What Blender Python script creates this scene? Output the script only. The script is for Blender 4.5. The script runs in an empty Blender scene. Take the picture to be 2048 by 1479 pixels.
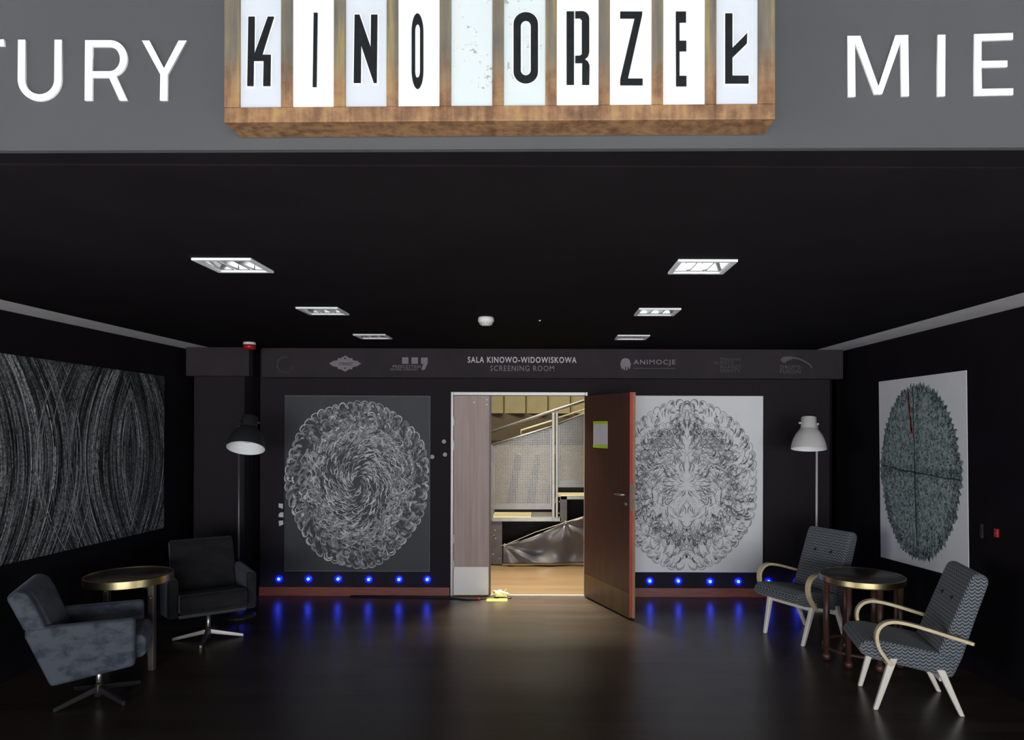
import bpy, bmesh, math, random
from mathutils import Vector, Matrix
random.seed(7)
R = math.radians
SC = bpy.context.scene
COL = SC.collection

# ------------------------------------------------------------------ camera, world, light, exposure
F = 1400.0; CX, CY = 1091.0, 849.0; CAMZ = 1.76; ROLL = 0.003
cam_d = bpy.data.cameras.new('camera'); cam = bpy.data.objects.new('camera', cam_d); COL.objects.link(cam)
cam_d.sensor_fit = 'HORIZONTAL'; cam_d.sensor_width = 36.0; cam_d.lens = F * 36.0 / 2048
cam_d.shift_x = -(CX - 1024) / 2048; cam_d.shift_y = (CY - 739.5) / 2048
cam_d.clip_start = 0.05; cam_d.clip_end = 60
cam.location = (0, 0, CAMZ); cam.rotation_euler = (math.pi / 2, -ROLL, 0)
SC.camera = cam
w = bpy.data.worlds.new('world'); SC.world = w; w.use_nodes = True
w.node_tree.nodes['Background'].inputs[0].default_value = (0.75, 0.85, 1.0, 1)
w.node_tree.nodes['Background'].inputs[1].default_value = 0.012

def area(name, loc, rot, sx, sy, power, color, spread=180):
    d = bpy.data.lights.new(name, 'AREA'); d.shape = 'RECTANGLE'; d.size = sx; d.size_y = sy
    d.energy = power; d.color = color; d.spread = R(spread)
    o = bpy.data.objects.new(name, d); COL.objects.link(o); o.location = loc; o.rotation_euler = rot
    return o
# daylight of the entrance hall behind the photographer: tall windows far back, plus added side lamps and an added lamp over the pale hall floor
area('hall_window_daylight', (0.8, -9.5, 1.4), (R(90), 0, 0), 9.0, 2.4, 1050, (0.94, 0.97, 1.0))
area('hall_side_fill_left', (-7.9, -1.6, 1.5), (R(90), 0, R(-90)), 4.5, 2.2, 330, (0.94, 0.97, 1.0))  # added fill lamp, brings sideways light onto the right wall
area('hall_side_fill_right', (7.9, -1.6, 1.5), (R(90), 0, R(90)), 4.5, 2.2, 190, (0.94, 0.97, 1.0))  # added fill lamp, brings sideways light onto the left wall
area('hall_bounce_fill', (0, -3.2, 4.6), (0, 0, 0), 7.0, 5.0, 1500, (0.96, 0.98, 1.0), 75)  # added lamp, its bounce off the unseen floor brightens ceiling and front wall
# house lights of the screening room behind the door
area('screening_room_light', (0.3, 9.5, 3.9), (0, 0, 0), 4.0, 0.8, 150, (1.0, 0.88, 0.64))
area('screening_room_downlight', (-0.15, 8.08, 3.3), (R(-20), 0, 0), 0.9, 0.7, 185, (1.0, 0.86, 0.64), 95)
SC.view_settings.view_transform = 'Standard'; SC.view_settings.look = 'None'
SC.view_settings.exposure = 0.0; SC.view_settings.gamma = 1.0; SC.view_settings.use_curve_mapping = False
SC.cycles.use_denoising = True
SC.cycles.max_bounces = 8; SC.cycles.sample_clamp_indirect = 4.0

# ------------------------------------------------------------------ pixel -> place helpers
def uv_(px, py):
    dx, dy = px - CX, py - CY
    c, s = math.cos(ROLL), math.sin(ROLL)
    return dx * c + dy * s, -dx * s + dy * c
def at(px, py, Y):                       # point at depth Y
    u, v = uv_(px, py); return Vector((u * Y / F, Y, CAMZ - v * Y / F))
def atX(px, py, X):                      # point on a side wall
    u, v = uv_(px, py); Y = X * F / u; return Vector((X, Y, CAMZ - v * Y / F))
def atZ(px, py, z=0.0):                  # point on a horizontal plane
    u, v = uv_(px, py); Y = (CAMZ - z) * F / v; return Vector((u * Y / F, Y, z))
CEIL = CAMZ + 0.766
YH = 1.941; HT = 0.0175                   # the big front wall, turned by one degree
def atH(px, py, off=0.0):                # point on the front wall, "off" metres proud of it
    u, v = uv_(px, py); Y = (YH - off) / (1 + HT * u / F); return Vector((u * Y / F, Y, CAMZ - v * Y / F))
YB = 7.2

# ------------------------------------------------------------------ materials
def srgb(r, g, b):
    f = lambda c: (c / 255 / 12.92) if c / 255 <= 0.04045 else ((c / 255 + 0.055) / 1.055) ** 2.4
    return (f(r), f(g), f(b), 1)
class NT:
    def __init__(s, name):
        s.m = bpy.data.materials.new(name); s.m.use_nodes = True; s.t = s.m.node_tree; s.b = s.t.nodes['Principled BSDF']
    def n(s, typ, **kw):
        o = s.t.nodes.new(typ)
        for k, v in kw.items(): setattr(o, k, v)
        return o
    def l(s, a, b): s.t.links.new(a, b)
    def math(s, op, a, b=None, clamp=False):
        o = s.n('ShaderNodeMath', operation=op, use_clamp=clamp)
        for i, x in enumerate((a, b)):
            if x is None: continue
            if isinstance(x, (int, float)): o.inputs[i].default_value = x
            else: s.l(x, o.inputs[i])
        return o.outputs[0]
    def coord(s, kind='Object', scale=(1, 1, 1)):
        tc = s.n('ShaderNodeTexCoord'); mp = s.n('ShaderNodeMapping'); mp.inputs['Scale'].default_value = scale
        s.l(tc.outputs[kind], mp.inputs[0]); return mp.outputs[0]
    def noise(s, vec, scale, detail=4, rough=0.55):
        o = s.n('ShaderNodeTexNoise'); o.inputs['Scale'].default_value = scale; o.inputs['Detail'].default_value = detail
        o.inputs['Roughness'].default_value = rough; s.l(vec, o.inputs['Vector']); return o.outputs[0]
    def ramp(s, fac, stops):
        o = s.n('ShaderNodeValToRGB'); e = o.color_ramp.elements
        while len(e) < len(stops): e.new(0.5)
        for i, (p, c) in enumerate(stops): e[i].position = p; e[i].color = c if len(c) == 4 else (*c, 1)
        s.l(fac, o.inputs[0]); return o.outputs[0]
    def mix(s, fac, a, b, mode='MIX'):
        o = s.n('ShaderNodeMix', data_type='RGBA', blend_type=mode)
        for i, x in ((0, fac), (6, a), (7, b)):
            if isinstance(x, (int, float)): o.inputs[i].default_value = x
            elif isinstance(x, tuple): o.inputs[i].default_value = x if len(x) == 4 else (*x, 1)
            else: s.l(x, o.inputs[i])
        return o.outputs[2]
    def bump(s, h, strength=0.2, dist=0.01):
        o = s.n('ShaderNodeBump'); o.inputs['Strength'].default_value = strength; o.inputs['Distance'].default_value = dist
        s.l(h, o.inputs['Height']); s.l(o.outputs[0], s.b.inputs['Normal'])
    def set(s, **kw):
        for k, v in kw.items():
            i = s.b.inputs[k]
            if isinstance(v, (int, float)): i.default_value = v
            elif isinstance(v, tuple): i.default_value = v if len(v) == 4 else (*v, 1)
            else: s.l(v, i)
        return s.m
def flat(name, col, rough=0.6, metal=0.0, var=0.12, vscale=8, spec=0.5):
    t = NT(name); c = tuple(col[:3])
    n = t.noise(t.coord(), vscale)
    cc = t.ramp(n, [(0.3, tuple(x * (1 - var) for x in c)), (0.7, tuple(min(1, x * (1 + var)) for x in c))])
    return t.set(**{'Base Color': cc, 'Roughness': rough, 'Metallic': metal, 'Specular IOR Level': spec})
def emit(name, col, strength, base=(0.5, 0.5, 0.5)):
    t = NT(name); return t.set(**{'Base Color': base, 'Emission Color': col, 'Emission Strength': strength, 'Roughness': 0.4})
def wood(name, c1, c2, axis_scale, rough=0.4, scale=6, spec=0.5):
    t = NT(name); v = t.coord('Object', axis_scale); n = t.noise(v, scale, 6, 0.6)
    return t.set(**{'Base Color': t.ramp(n, [(0.3, c1), (0.7, c2)]), 'Roughness': rough, 'Specular IOR Level': spec})
def floor_mat(name, cols, rough, plank=(1.2, 0.14), spec=0.5, rot=0, gap=0.4):
    t = NT(name); tc = t.n('ShaderNodeTexCoord'); mp = t.n('ShaderNodeMapping'); mp.inputs['Rotation'].default_value = (0, 0, rot)
    t.l(tc.outputs['Object'], mp.inputs[0])
    br = t.n('ShaderNodeTexBrick'); br.inputs['Scale'].default_value = 1.0; br.inputs['Brick Width'].default_value = plank[0]
    br.inputs['Row Height'].default_value = plank[1]; br.inputs['Mortar Size'].default_value = 0.0015
    br.inputs['Color1'].default_value = (0, 0, 0, 1); br.inputs['Color2'].default_value = (1, 1, 1, 1); br.inputs['Mortar'].default_value = (0.5,) * 3 + (1,)
    t.l(mp.outputs[0], br.inputs[0])
    m2 = t.n('ShaderNodeMapping'); m2.inputs['Scale'].default_value = (2.5, 40, 1); t.l(mp.outputs[0], m2.inputs[0])
    g = t.noise(m2.outputs[0], 1.2, 6, 0.6)
    f = t.math('ADD', t.math('MULTIPLY', br.outputs[0], 0.35), t.math('MULTIPLY', g, 0.75))
    c = t.ramp(f, [(0.2, cols[0]), (0.85, cols[1])])
    c = t.mix(t.math('MULTIPLY', br.outputs[1], gap), c, tuple(x * 0.3 for x in cols[0][:3]))
    rn = t.noise(m2.outputs[0], 0.8, 3)
    t.bump(g, 0.05, 0.002)
    return t.set(**{'Base Color': c, 'Roughness': t.math('ADD', t.math('MULTIPLY', rn, 0.12), rough - 0.06), 'Specular IOR Level': spec})
def fabric_weave():                       # grey upholstery with rows of dark scallops
    t = NT('scallop_fabric'); uv = t.n('ShaderNodeUVMap'); sp = t.n('ShaderNodeSeparateXYZ'); t.l(uv.outputs[0], sp.inputs[0])
    tri = t.math('ABSOLUTE', t.math('SINE', t.math('MULTIPLY', sp.outputs[0], math.pi / 0.034)))
    v = t.math('ADD', t.math('DIVIDE', sp.outputs[1], 0.0215), t.math('MULTIPLY', tri, 0.62))
    s = t.math('ABSOLUTE', t.math('SUBTRACT', t.math('FRACT', v), 0.5))
    k = t.ramp(s, [(0.16, (0, 0, 0)), (0.26, (1, 1, 1))])
    n = t.noise(t.coord(), 120, 2)
    c = t.mix(k, (0.028, 0.031, 0.037), t.mix(n, (0.11, 0.122, 0.14), (0.23, 0.25, 0.28)))
    return t.set(**{'Base Color': c, 'Roughness': 0.85, 'Specular IOR Level': 0.2, 'Sheen Weight': 0.15})
def velvet(name, a, b):
    t = NT(name); n = t.noise(t.coord('Object', (1, 1, 1.6)), 7, 5, 0.62); n2 = t.noise(t.coord(), 160, 2)
    c = t.ramp(n, [(0.40, a), (0.54, b)]); c = t.mix(0.25, c, t.mix(n2, (0, 0, 0), tuple(x * 1.6 for x in b)))
    return t.set(**{'Base Color': c, 'Roughness': 0.8, 'Specular IOR Level': 0.2, 'Sheen Weight': 0.2, 'Sheen Roughness': 0.4, 'Sheen Tint': (0.7, 0.75, 0.9)})
def rust():
    t = NT('rusted_steel'); v = t.coord(); n = t.noise(v, 11, 8, 0.7); n2 = t.noise(t.coord('Object', (14, 14, 1.0)), 3, 5)
    c = t.ramp(t.math('ADD', t.math('MULTIPLY', n, 0.6), t.math('MULTIPLY', n2, 0.4)),
               [(0.36, (0.060, 0.028, 0.016)), (0.45, (0.135, 0.068, 0.032)), (0.53, (0.215, 0.115, 0.055)), (0.62, (0.27, 0.165, 0.062))])
    sp = t.n('ShaderNodeSeparateXYZ'); t.l(v, sp.inputs[0])          # bare grey steel shows higher up, rust settled along the bottom
    g = t.math('MULTIPLY', t.math('ADD', t.math('SUBTRACT', sp.outputs[2], 0.075), t.math('MULTIPLY', t.math('SUBTRACT', n, 0.5), 0.25)), 9, True)
    gc = t.ramp(n2, [(0.35, (0.070, 0.071, 0.061)), (0.55, (0.105, 0.10, 0.078)), (0.66, (0.19, 0.15, 0.06))])
    c = t.mix(t.math('MULTIPLY', g, 0.85), c, gc)
    t.bump(n, 0.15, 0.004)
    return t.set(**{'Base Color': c, 'Roughness': 0.62, 'Metallic': 0.0, 'Specular IOR Level': 0.4})
def speckled(name, col, amount):
    t = NT(name); n = t.noise(t.coord(), 70, 6, 0.75); n2 = t.noise(t.coord(), 9, 3)
    k = t.ramp(t.math('MULTIPLY', n, t.math('ADD', n2, 0.5)), [(amount, (0, 0, 0)), (amount + 0.03, (1, 1, 1))])
    c = t.mix(t.math('MULTIPLY', k, 0.8), tuple(col), (0.18, 0.17, 0.15))
    return t.set(**{'Base Color': c, 'Roughness': 0.45, 'Emission Color': (0.93, 0.97, 1, 1), 'Emission Strength': 0.0})

M = {}
M['black_ceiling'] = flat('black_ceiling_paint', (0.010, 0.008, 0.0095), 0.9, 0, 0.15, 3, 0.05)
M['black_wall'] = flat('black_wall_paint', (0.0085, 0.0065, 0.009), 0.9, 0, 0.15, 3, 0.05)
def cloth_wall():
    t = NT('black_wall_cloth'); n = t.noise(t.coord('Object', (3.5, 3.5, 0.25)), 2.2, 3); n2 = t.noise(t.coord(), 90, 2)
    t.bump(n, 0.35, 0.03)
    return t.set(**{'Base Color': t.mix(n2, (0.017, 0.0145, 0.0165), (0.027, 0.023, 0.0265)), 'Roughness': 0.9, 'Specular IOR Level': 0.1})
M['cloth_wall'] = cloth_wall()
M['header'] = flat('grey_front_wall_paint', (0.064, 0.065, 0.068), 0.9, 0, 0.05, 2, 0.1)
M['board'] = flat('dark_fascia_board', (0.031, 0.025, 0.029), 0.8, 0, 0.1, 5, 0.2)
M['strip'] = flat('grey_ceiling_strip', (0.80, 0.79, 0.80), 0.9, 0, 0.05)
M['floor'] = floor_mat('dark_brown_laminate', ((0.032, 0.024, 0.019), (0.075, 0.057, 0.044)), 0.31, (1.25, 0.13), 0.5)
M['hall_floor'] = flat('pale_hall_stone', (0.55, 0.54, 0.52), 0.6, 0, 0.1, 1.5)
M['room_floor'] = floor_mat('oak_laminate', ((0.085, 0.057, 0.031), (0.14, 0.098, 0.054)), 0.4, (1.25, 0.13), 0.4)
M['room_wall'] = flat('cream_room_wall', (0.50, 0.44, 0.27), 0.8, 0, 0.05)
M['band'] = flat('grey_room_band', (0.15, 0.125, 0.09), 0.8, 0, 0.08)
M['panel'] = flat('cream_acoustic_panel', (0.52, 0.46, 0.29), 0.8, 0, 0.05)
M['skirting'] = wood('red_brown_skirting', (0.14, 0.032, 0.02), (0.26, 0.06, 0.036), (1, 6, 12), 0.45, 5)
M['white_letter'] = flat('white_letter_acrylic', (0.90, 0.91, 0.92), 0.5, 0, 0.01)
M['rust'] = rust()
M['panel_white'] = speckled('white_sign_panel', (0.90, 0.90, 0.88), 0.9)
M['panel_grey'] = speckled('pale_grey_sign_panel', (0.49, 0.515, 0.56), 0.9)
M['panel_worn'] = speckled('worn_sign_panel', (0.51, 0.555, 0.56), 0.60)
M['ink'] = flat('black_sign_letter', (0.007, 0.0085, 0.0095), 0.6, 0, 0.3, 40, 0.15)
M['halo'] = flat('white_letter_outline', (0.92, 0.93, 0.95), 0.5, 0, 0.01)
M['white_frame'] = flat('white_lamp_frame', (0.86, 0.86, 0.87), 0.45, 0, 0.02)
M['mirror'] = flat('polished_louvre', (0.86, 0.86, 0.87), 0.16, 1.0, 0.02)
M['tube'] = flat('opal_lamp_tube', (0.9, 0.9, 0.9), 0.3, 0, 0.01)
M['white_plastic'] = flat('white_plastic', (0.72, 0.70, 0.69), 0.35, 0, 0.03)
M['grey_plastic'] = flat('grey_plastic', (0.25, 0.24, 0.24), 0.5, 0, 0.05)
M['red_plastic'] = flat('red_plastic', (0.30, 0.008, 0.014), 0.3, 0, 0.1)
M['poster_dark'] = flat('dark_grey_poster', (0.047, 0.050, 0.057), 0.55, 0, 0.05, 4, 0.3)
M['poster_white'] = flat('white_poster', (0.80, 0.79, 0.82), 0.6, 0, 0.015)
M['white_ink'] = flat('pale_ink', (0.66, 0.67, 0.70), 0.7, 0, 0.2, 30)
M['mid_ink'] = flat('mid_grey_ink', (0.36, 0.365, 0.385), 0.7, 0, 0.25, 30)
M['dim_ink'] = flat('dim_grey_ink', (0.16, 0.165, 0.18), 0.7, 0, 0.25, 30)
M['black_ink'] = flat('black_ink', (0.022, 0.022, 0.025), 0.7, 0, 0.2, 30)
M['grey_ink'] = flat('grey_ink', (0.12, 0.12, 0.13), 0.7, 0, 0.2, 30)
M['light_ink'] = flat('light_grey_ink', (0.36, 0.355, 0.375), 0.7, 0, 0.15, 30)
M['steel'] = flat('brushed_steel', (0.36, 0.34, 0.34), 0.42, 0.6, 0.04, 20)
M['kick'] = flat('aluminium_kick_plate', (0.70, 0.67, 0.66), 0.5, 0.25, 0.04, 3)
M['leaf_light'] = wood('grey_brown_door_veneer', (0.32, 0.225, 0.205), (0.43, 0.32, 0.295), (14, 14, 0.6), 0.5, 2.2)
M['leaf_dark'] = wood('dark_red_door_veneer', (0.044, 0.0155, 0.0135), (0.082, 0.030, 0.0255), (14, 14, 0.6), 0.42, 2.2)
M['leaf_kick'] = wood('brown_kick_panel', (0.075, 0.042, 0.022), (0.13, 0.075, 0.038), (8, 8, 0.8), 0.35, 2.2)
M['red_edge'] = flat('red_door_edge', (0.50, 0.075, 0.055), 0.5, 0, 0.08)
M['edge_wood'] = flat('pale_wood_edge', (0.36, 0.225, 0.135), 0.5, 0, 0.1, 20)
M['paper'] = flat('white_paper', (0.72, 0.68, 0.76), 0.8, 0, 0.05)
M['green_tape'] = flat('yellow_green_tape', (0.50, 0.80, 0.05), 0.5, 0, 0.08)
M['tape_yellow'] = flat('yellow_tape', (0.78, 0.80, 0.09), 0.5, 0, 0.1)
M['wad'] = flat('crumpled_yellow_tape', (0.86, 0.84, 0.42), 0.6, 0, 0.15, 30)
M['cable'] = flat('black_cable', (0.012, 0.011, 0.012), 0.5)
M['red_cable'] = flat('red_cable_plug', (0.45, 0.05, 0.05), 0.5)
M['galv'] = flat('galvanised_steel', (0.30, 0.30, 0.285), 0.42, 0.5, 0.1, 14)
M['mesh'] = flat('perforated_grey_steel', (0.20, 0.20, 0.205), 0.42, 0.5, 0.12, 5)
M['dark_steel'] = flat('dark_grey_steel', (0.085, 0.08, 0.085), 0.5, 0.3, 0.2, 10)
M['deck'] = flat('cream_step_board', (0.60, 0.56, 0.36), 0.5, 0, 0.04)
M['deck_grey'] = flat('grey_step_board', (0.20, 0.20, 0.20), 0.6, 0, 0.05)
M['tarp'] = flat('grey_tarpaulin', (0.085, 0.083, 0.10), 0.4, 0.0, 0.12, 5, 0.8)
M['void'] = flat('dark_void_black', (0.012, 0.010, 0.010), 0.9)
M['cream_wood'] = flat('cream_painted_wood', (0.80, 0.74, 0.66), 0.45, 0, 0.05, 12)
M['arm_wood'] = wood('pale_bent_beech', (0.56, 0.44, 0.26), (0.70, 0.57, 0.37), (2, 8, 8), 0.38, 5)
M['scallop'] = fabric_weave()
M['button'] = flat('dark_button', (0.01, 0.011, 0.013), 0.6)
M['velvet_blue'] = velvet('grey_blue_velvet', (0.030, 0.037, 0.058), (0.085, 0.096, 0.120))
M['velvet_dark'] = velvet('charcoal_velvet', (0.010, 0.0095, 0.0115), (0.017, 0.016, 0.0185))
M['feet'] = flat('dull_dark_chrome', (0.16, 0.15, 0.145), 0.35, 0.8, 0.1)
M['chrome'] = flat('worn_chrome', (0.45, 0.44, 0.43), 0.3, 0.9, 0.1)
M['brass'] = flat('polished_brass', (0.66, 0.55, 0.29), 0.3, 1.0, 0.12, 6)
M['table_wood'] = wood('dark_red_table_wood', (0.050, 0.020, 0.015), (0.085, 0.036, 0.027), (12, 12, 1), 0.4, 3)
M['table_top'] = wood('dark_table_top', (0.035, 0.026, 0.020), (0.085, 0.066, 0.052), (1.5, 8, 1), 0.28, 4)
M['brown_leg'] = wood('brown_table_leg', (0.05, 0.04, 0.035), (0.085, 0.070, 0.060), (12, 12, 1), 0.4, 3)
M['lamp_black'] = flat('black_lamp_metal', (0.020, 0.020, 0.022), 0.45, 0, 0.1)
M['lamp_grey'] = flat('grey_lamp_pole', (0.10, 0.10, 0.11), 0.35, 0.4, 0.1)
M['lamp_white'] = flat('white_lamp_metal', (0.56, 0.54, 0.53), 0.45, 0, 0.02)
M['shade_inner'] = flat('white_shade_lining', (0.86, 0.86, 0.86), 0.6, 0, 0.01)
M['led_lens'] = emit('blue_led_lens', (0.05, 0.26, 1.0, 1), 4.0, (0.1, 0.2, 0.8))
M['led_halo'] = emit('painted_blue_halo', (0.0, 0.002, 0.75, 1), 0.55, (0.03, 0.03, 0.3))  # emission paints the blue halo on the wall
M['sticker'] = flat('grey_sticker', (0.36, 0.34, 0.36), 0.6, 0, 0.04)
M['white_sticker'] = flat('white_sticker', (0.62, 0.61, 0.62), 0.6, 0, 0.04)
M['print_white'] = flat('white_print', (0.66, 0.60, 0.64), 0.7, 0, 0.03)
M['print_grey'] = flat('grey_print', (0.20, 0.175, 0.195), 0.7, 0, 0.05)
M['print_dim'] = flat('dim_grey_print', (0.075, 0.068, 0.074), 0.7, 0, 0.1)
def streak_art():                         # pale tyre-like arcs on black, wall-long board
    t = NT('streaked_arcs'); sp = t.n('ShaderNodeSeparateXYZ'); t.l(t.coord(), sp.inputs[0]); y, z = sp.outputs[1], sp.outputs[2]
    a = t.math('PINGPONG', t.math('ADD', y, 10 * 0.82 + 0.55), 0.82)
    n = t.math('ADD', a, t.math('MULTIPLY', t.math('MULTIPLY', z, z), 0.46))
    n = t.math('ADD', n, t.math('MULTIPLY', z, 0.02))
    def layer(fn, fz, off, lo, hi):
        cb = t.n('ShaderNodeCombineXYZ'); t.l(t.math('MULTIPLY', n, fn), cb.inputs[0]); t.l(t.math('ADD', t.math('MULTIPLY', z, fz), off), cb.inputs[1])
        t.l(t.math('MULTIPLY', y, 0.35), cb.inputs[2])
        return t.ramp(t.noise(cb.outputs[0], 1.0, 3, 0.6), [(lo, (0, 0, 0)), (hi, (1, 1, 1))])
    s1 = layer(30, 0.8, 0, 0.49, 0.66); s2 = layer(75, 2.2, 7, 0.47, 0.63); s3 = layer(8, 0.7, 3, 0.32, 0.62)
    grit = t.ramp(t.noise(t.coord('Object', (1, 1, 0.8)), 75, 5, 0.75), [(0.42, (0.08,) * 3), (0.60, (1, 1, 1))])
    k = t.mix(1.0, t.mix(0.6, s1, s2), grit, 'MULTIPLY')
    k = t.mix(1.0, k, t.mix(0.75, (1, 1, 1), s3), 'MULTIPLY')
    c = t.mix(k, (0.006, 0.007, 0.008), (0.80, 0.82, 0.84))
    return t.set(**{'Base Color': c, 'Roughness': 0.7, 'Specular IOR Level': 0.2})
M['streaks'] = streak_art()
def leaf_art(name, a, b):
    t = NT(name); n = t.noise(t.coord('Object', (1, 1, 0.8)), 26, 6, 0.7)
    return t.set(**{'Base Color': t.ramp(n, [(0.38, a), (0.58, b)]), 'Roughness': 0.7})
M['leaf_fill'] = leaf_art('teal_grey_print', (0.09, 0.125, 0.128), (0.29, 0.36, 0.36))
M['leaf_dark_ink'] = flat('dark_teal_ink', (0.018, 0.030, 0.034), 0.7, 0, 0.3, 30)
M['leaf_mid_ink'] = flat('mid_teal_ink', (0.075, 0.105, 0.11), 0.7, 0, 0.3, 30)
M['leaf_pale_ink'] = flat('pale_teal_ink', (0.38, 0.45, 0.45), 0.7, 0, 0.2, 30)
M['leaf_red_ink'] = flat('red_streak_ink', (0.72, 0.20, 0.18), 0.7, 0, 0.3, 40)

# ------------------------------------------------------------------ mesh helpers
class MB:
    def __init__(s): s.bm = bmesh.new(); s.mi = 0
    def face(s, pts):
        try: f = s.bm.faces.new([s.bm.verts.new(p) for p in pts]); f.material_index = s.mi; return f
        except ValueError: return None
    def box(s, x0, x1, y0, y1, z0, z1, mat=None):
        c = [Vector((x, y, z)) for z in (z0, z1) for y in (y0, y1) for x in (x0, x1)]
        if mat: c = [mat @ p for p in c]
        v = [s.bm.verts.new(p) for p in c]
        for q in ((0, 2, 3, 1), (4, 5, 7, 6), (0, 1, 5, 4), (2, 6, 7, 3), (0, 4, 6, 2), (1, 3, 7, 5)):
            f = s.bm.faces.new([v[i] for i in q]); f.material_index = s.mi
        return s
    def hexa(s, a, b):                     # two quads a, b joined
        v = [s.bm.verts.new(p) for p in list(a) + list(b)]; n = len(a)
        s.bm.faces.new(v[:n][::-1]).material_index = s.mi; s.bm.faces.new(v[n:]).material_index = s.mi
        for i in range(n):
            j = (i + 1) % n; s.bm.faces.new((v[i], v[j], v[n + j], v[n + i])).material_index = s.mi
        return s
    def prism(s, prof, y0, y1):            # (x, z) outline pushed along y
        return s.hexa([Vector((x, y0, z)) for x, z in prof], [Vector((x, y1, z)) for x, z in prof])
    def rod(s, p0, p1, r0, r1=None, n=14, cap=True):
        return s.tube([p0, p1], [r0, r0 if r1 is None else r1], n, cap)
    def tube(s, pts, radii, n=12, cap=True, flatten=None):
        pts = [Vector(p) for p in pts]
        if isinstance(radii, (int, float)): radii = [radii] * len(pts)
        rings = []; up = None
        for i, p in enumerate(pts):
            d = (pts[min(i + 1, len(pts) - 1)] - pts[max(i - 1, 0)]).normalized()
            if up is None: up = Vector((0, 0, 1)) if abs(d.z) < 0.9 else Vector((0, 1, 0))
            a = d.cross(up)
            if a.length < 1e-5: a = d.orthogonal()
            a.normalize(); b = a.cross(d).normalized(); up = b
            rings.append([s.bm.verts.new(p + (a * math.cos(t) + b * math.sin(t)) * radii[i]) for t in (2 * math.pi * k / n for k in range(n))])
        for r0, r1 in zip(rings, rings[1:]):
            for k in range(n):
                f = s.bm.faces.new((r0[k], r0[(k + 1) % n], r1[(k + 1) % n], r1[k])); f.material_index = s.mi; f.smooth = True
        if cap:
            s.bm.faces.new(rings[0][::-1]).material_index = s.mi; s.bm.faces.new(rings[-1]).material_index = s.mi
        return s
    def ring(s, c, rad, r, n=48, m=10, axis='z'):
        P = [[None] * m for _ in range(n)]
        for i in range(n):
            t = 2 * math.pi * i / n
            for j in range(m):
                q = 2 * math.pi * j / m; rr = rad + r * math.cos(q)
                P[i][j] = s.bm.verts.new(Vector(c) + Vector((rr * math.cos(t), rr * math.sin(t), r * math.sin(q))))
        for i in range(n):
            for j in range(m):
                f = s.bm.faces.new((P[i][j], P[(i + 1) % n][j], P[(i + 1) % n][(j + 1) % m], P[i][(j + 1) % m])); f.smooth = True; f.material_index = s.mi
        return s
    def lathe(s, prof, c=(0, 0, 0), n=40, mat=None, smooth=True):
        rows = []
        for r, z in prof:
            if r < 1e-6: rows.append([s.bm.verts.new(tr(Vector((c[0], c[1], c[2] + z)), mat))]); continue
            rows.append([s.bm.verts.new(tr(Vector((c[0] + r * math.cos(2 * math.pi * k / n), c[1] + r * math.sin(2 * math.pi * k / n), c[2] + z)), mat)) for k in range(n)])
        for a, b in zip(rows, rows[1:]):
            for k in range(n):
                k2 = (k + 1) % n
                vs = [a[k % len(a)], a[k2 % len(a)], b[k2 % len(b)], b[k % len(b)]]
                u = []
                for v in vs:
                    if v not in u: u.append(v)
                if len(u) > 2:
                    f = s.bm.faces.new(u); f.smooth = smooth; f.material_index = s.mi
        return s
    def ball(s, c, r, squash=1.0, n=16):
        return s.lathe([(r * math.sin(math.pi * i / 10), -r * squash * math.cos(math.pi * i / 10)) for i in range(11)], c, n)
    def ribbon(s, pts, widths, frame, mi=0, lift=0.0):     # flat stroke on a plane; frame maps (u, v, lift) to a point
        L = []
        for i, p in enumerate(pts):
            a, b = pts[max(i - 1, 0)], pts[min(i + 1, len(pts) - 1)]
            dx, dy = b[0] - a[0], b[1] - a[1]; l = math.hypot(dx, dy) or 1; nx, ny = -dy / l, dx / l; w_ = widths[i] / 2
            L.append((s.bm.verts.new(frame(p[0] + nx * w_, p[1] + ny * w_, lift)), s.bm.verts.new(frame(p[0] - nx * w_, p[1] - ny * w_, lift))))
        for a, b in zip(L, L[1:]):
            s.bm.faces.new((a[0], a[1], b[1], b[0])).material_index = mi
    def build(s, name, mat, parent=None, loc=None, bevel=0.0, seg=2, uv=False, smooth=False, recalc=True, subsurf=0):
        if recalc: bmesh.ops.recalc_face_normals(s.bm, faces=s.bm.faces)
        if uv:
            lay = s.bm.loops.layers.uv.new('uv'); s.bm.normal_update()
            for f in s.bm.faces:
                n = f.normal
                for l in f.loops:
                    c = l.vert.co
                    l[lay].uv = (c.x, c.z) if abs(n.y) > 0.7 else ((c.y, c.x) if abs(n.z) > 0.75 else (c.y, c.z))
        me = bpy.data.meshes.new(name)
        if loc is not None:
            for v in s.bm.verts: v.co -= Vector(loc)
        if smooth:
            for f in s.bm.faces: f.smooth = True
        s.bm.to_mesh(me); s.bm.free()
        for m in (mat if isinstance(mat, (list, tuple)) else [mat]): me.materials.append(m)
        o = bpy.data.objects.new(name, me); COL.objects.link(o)
        if loc is not None: o.location = loc
        if parent is not None: o.parent = parent
        if bevel:
            b = o.modifiers.new('bevel', 'BEVEL'); b.width = bevel; b.segments = seg; b.limit_method = 'ANGLE'; b.angle_limit = R(35)
            for p in me.polygons: p.use_smooth = True
            wn = o.modifiers.new('wn', 'WEIGHTED_NORMAL'); wn.keep_sharp = True
        if subsurf:
            q = o.modifiers.new('sub', 'SUBSURF'); q.levels = q.render_levels = subsurf
        return o
def tr(p, m): return m @ p if m is not None else p
def tag(o, label, cat, group=None, kind=None):
    o['label'] = label; o['category'] = cat
    if group: o['group'] = group
    if kind: o['kind'] = kind
    return o
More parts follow.
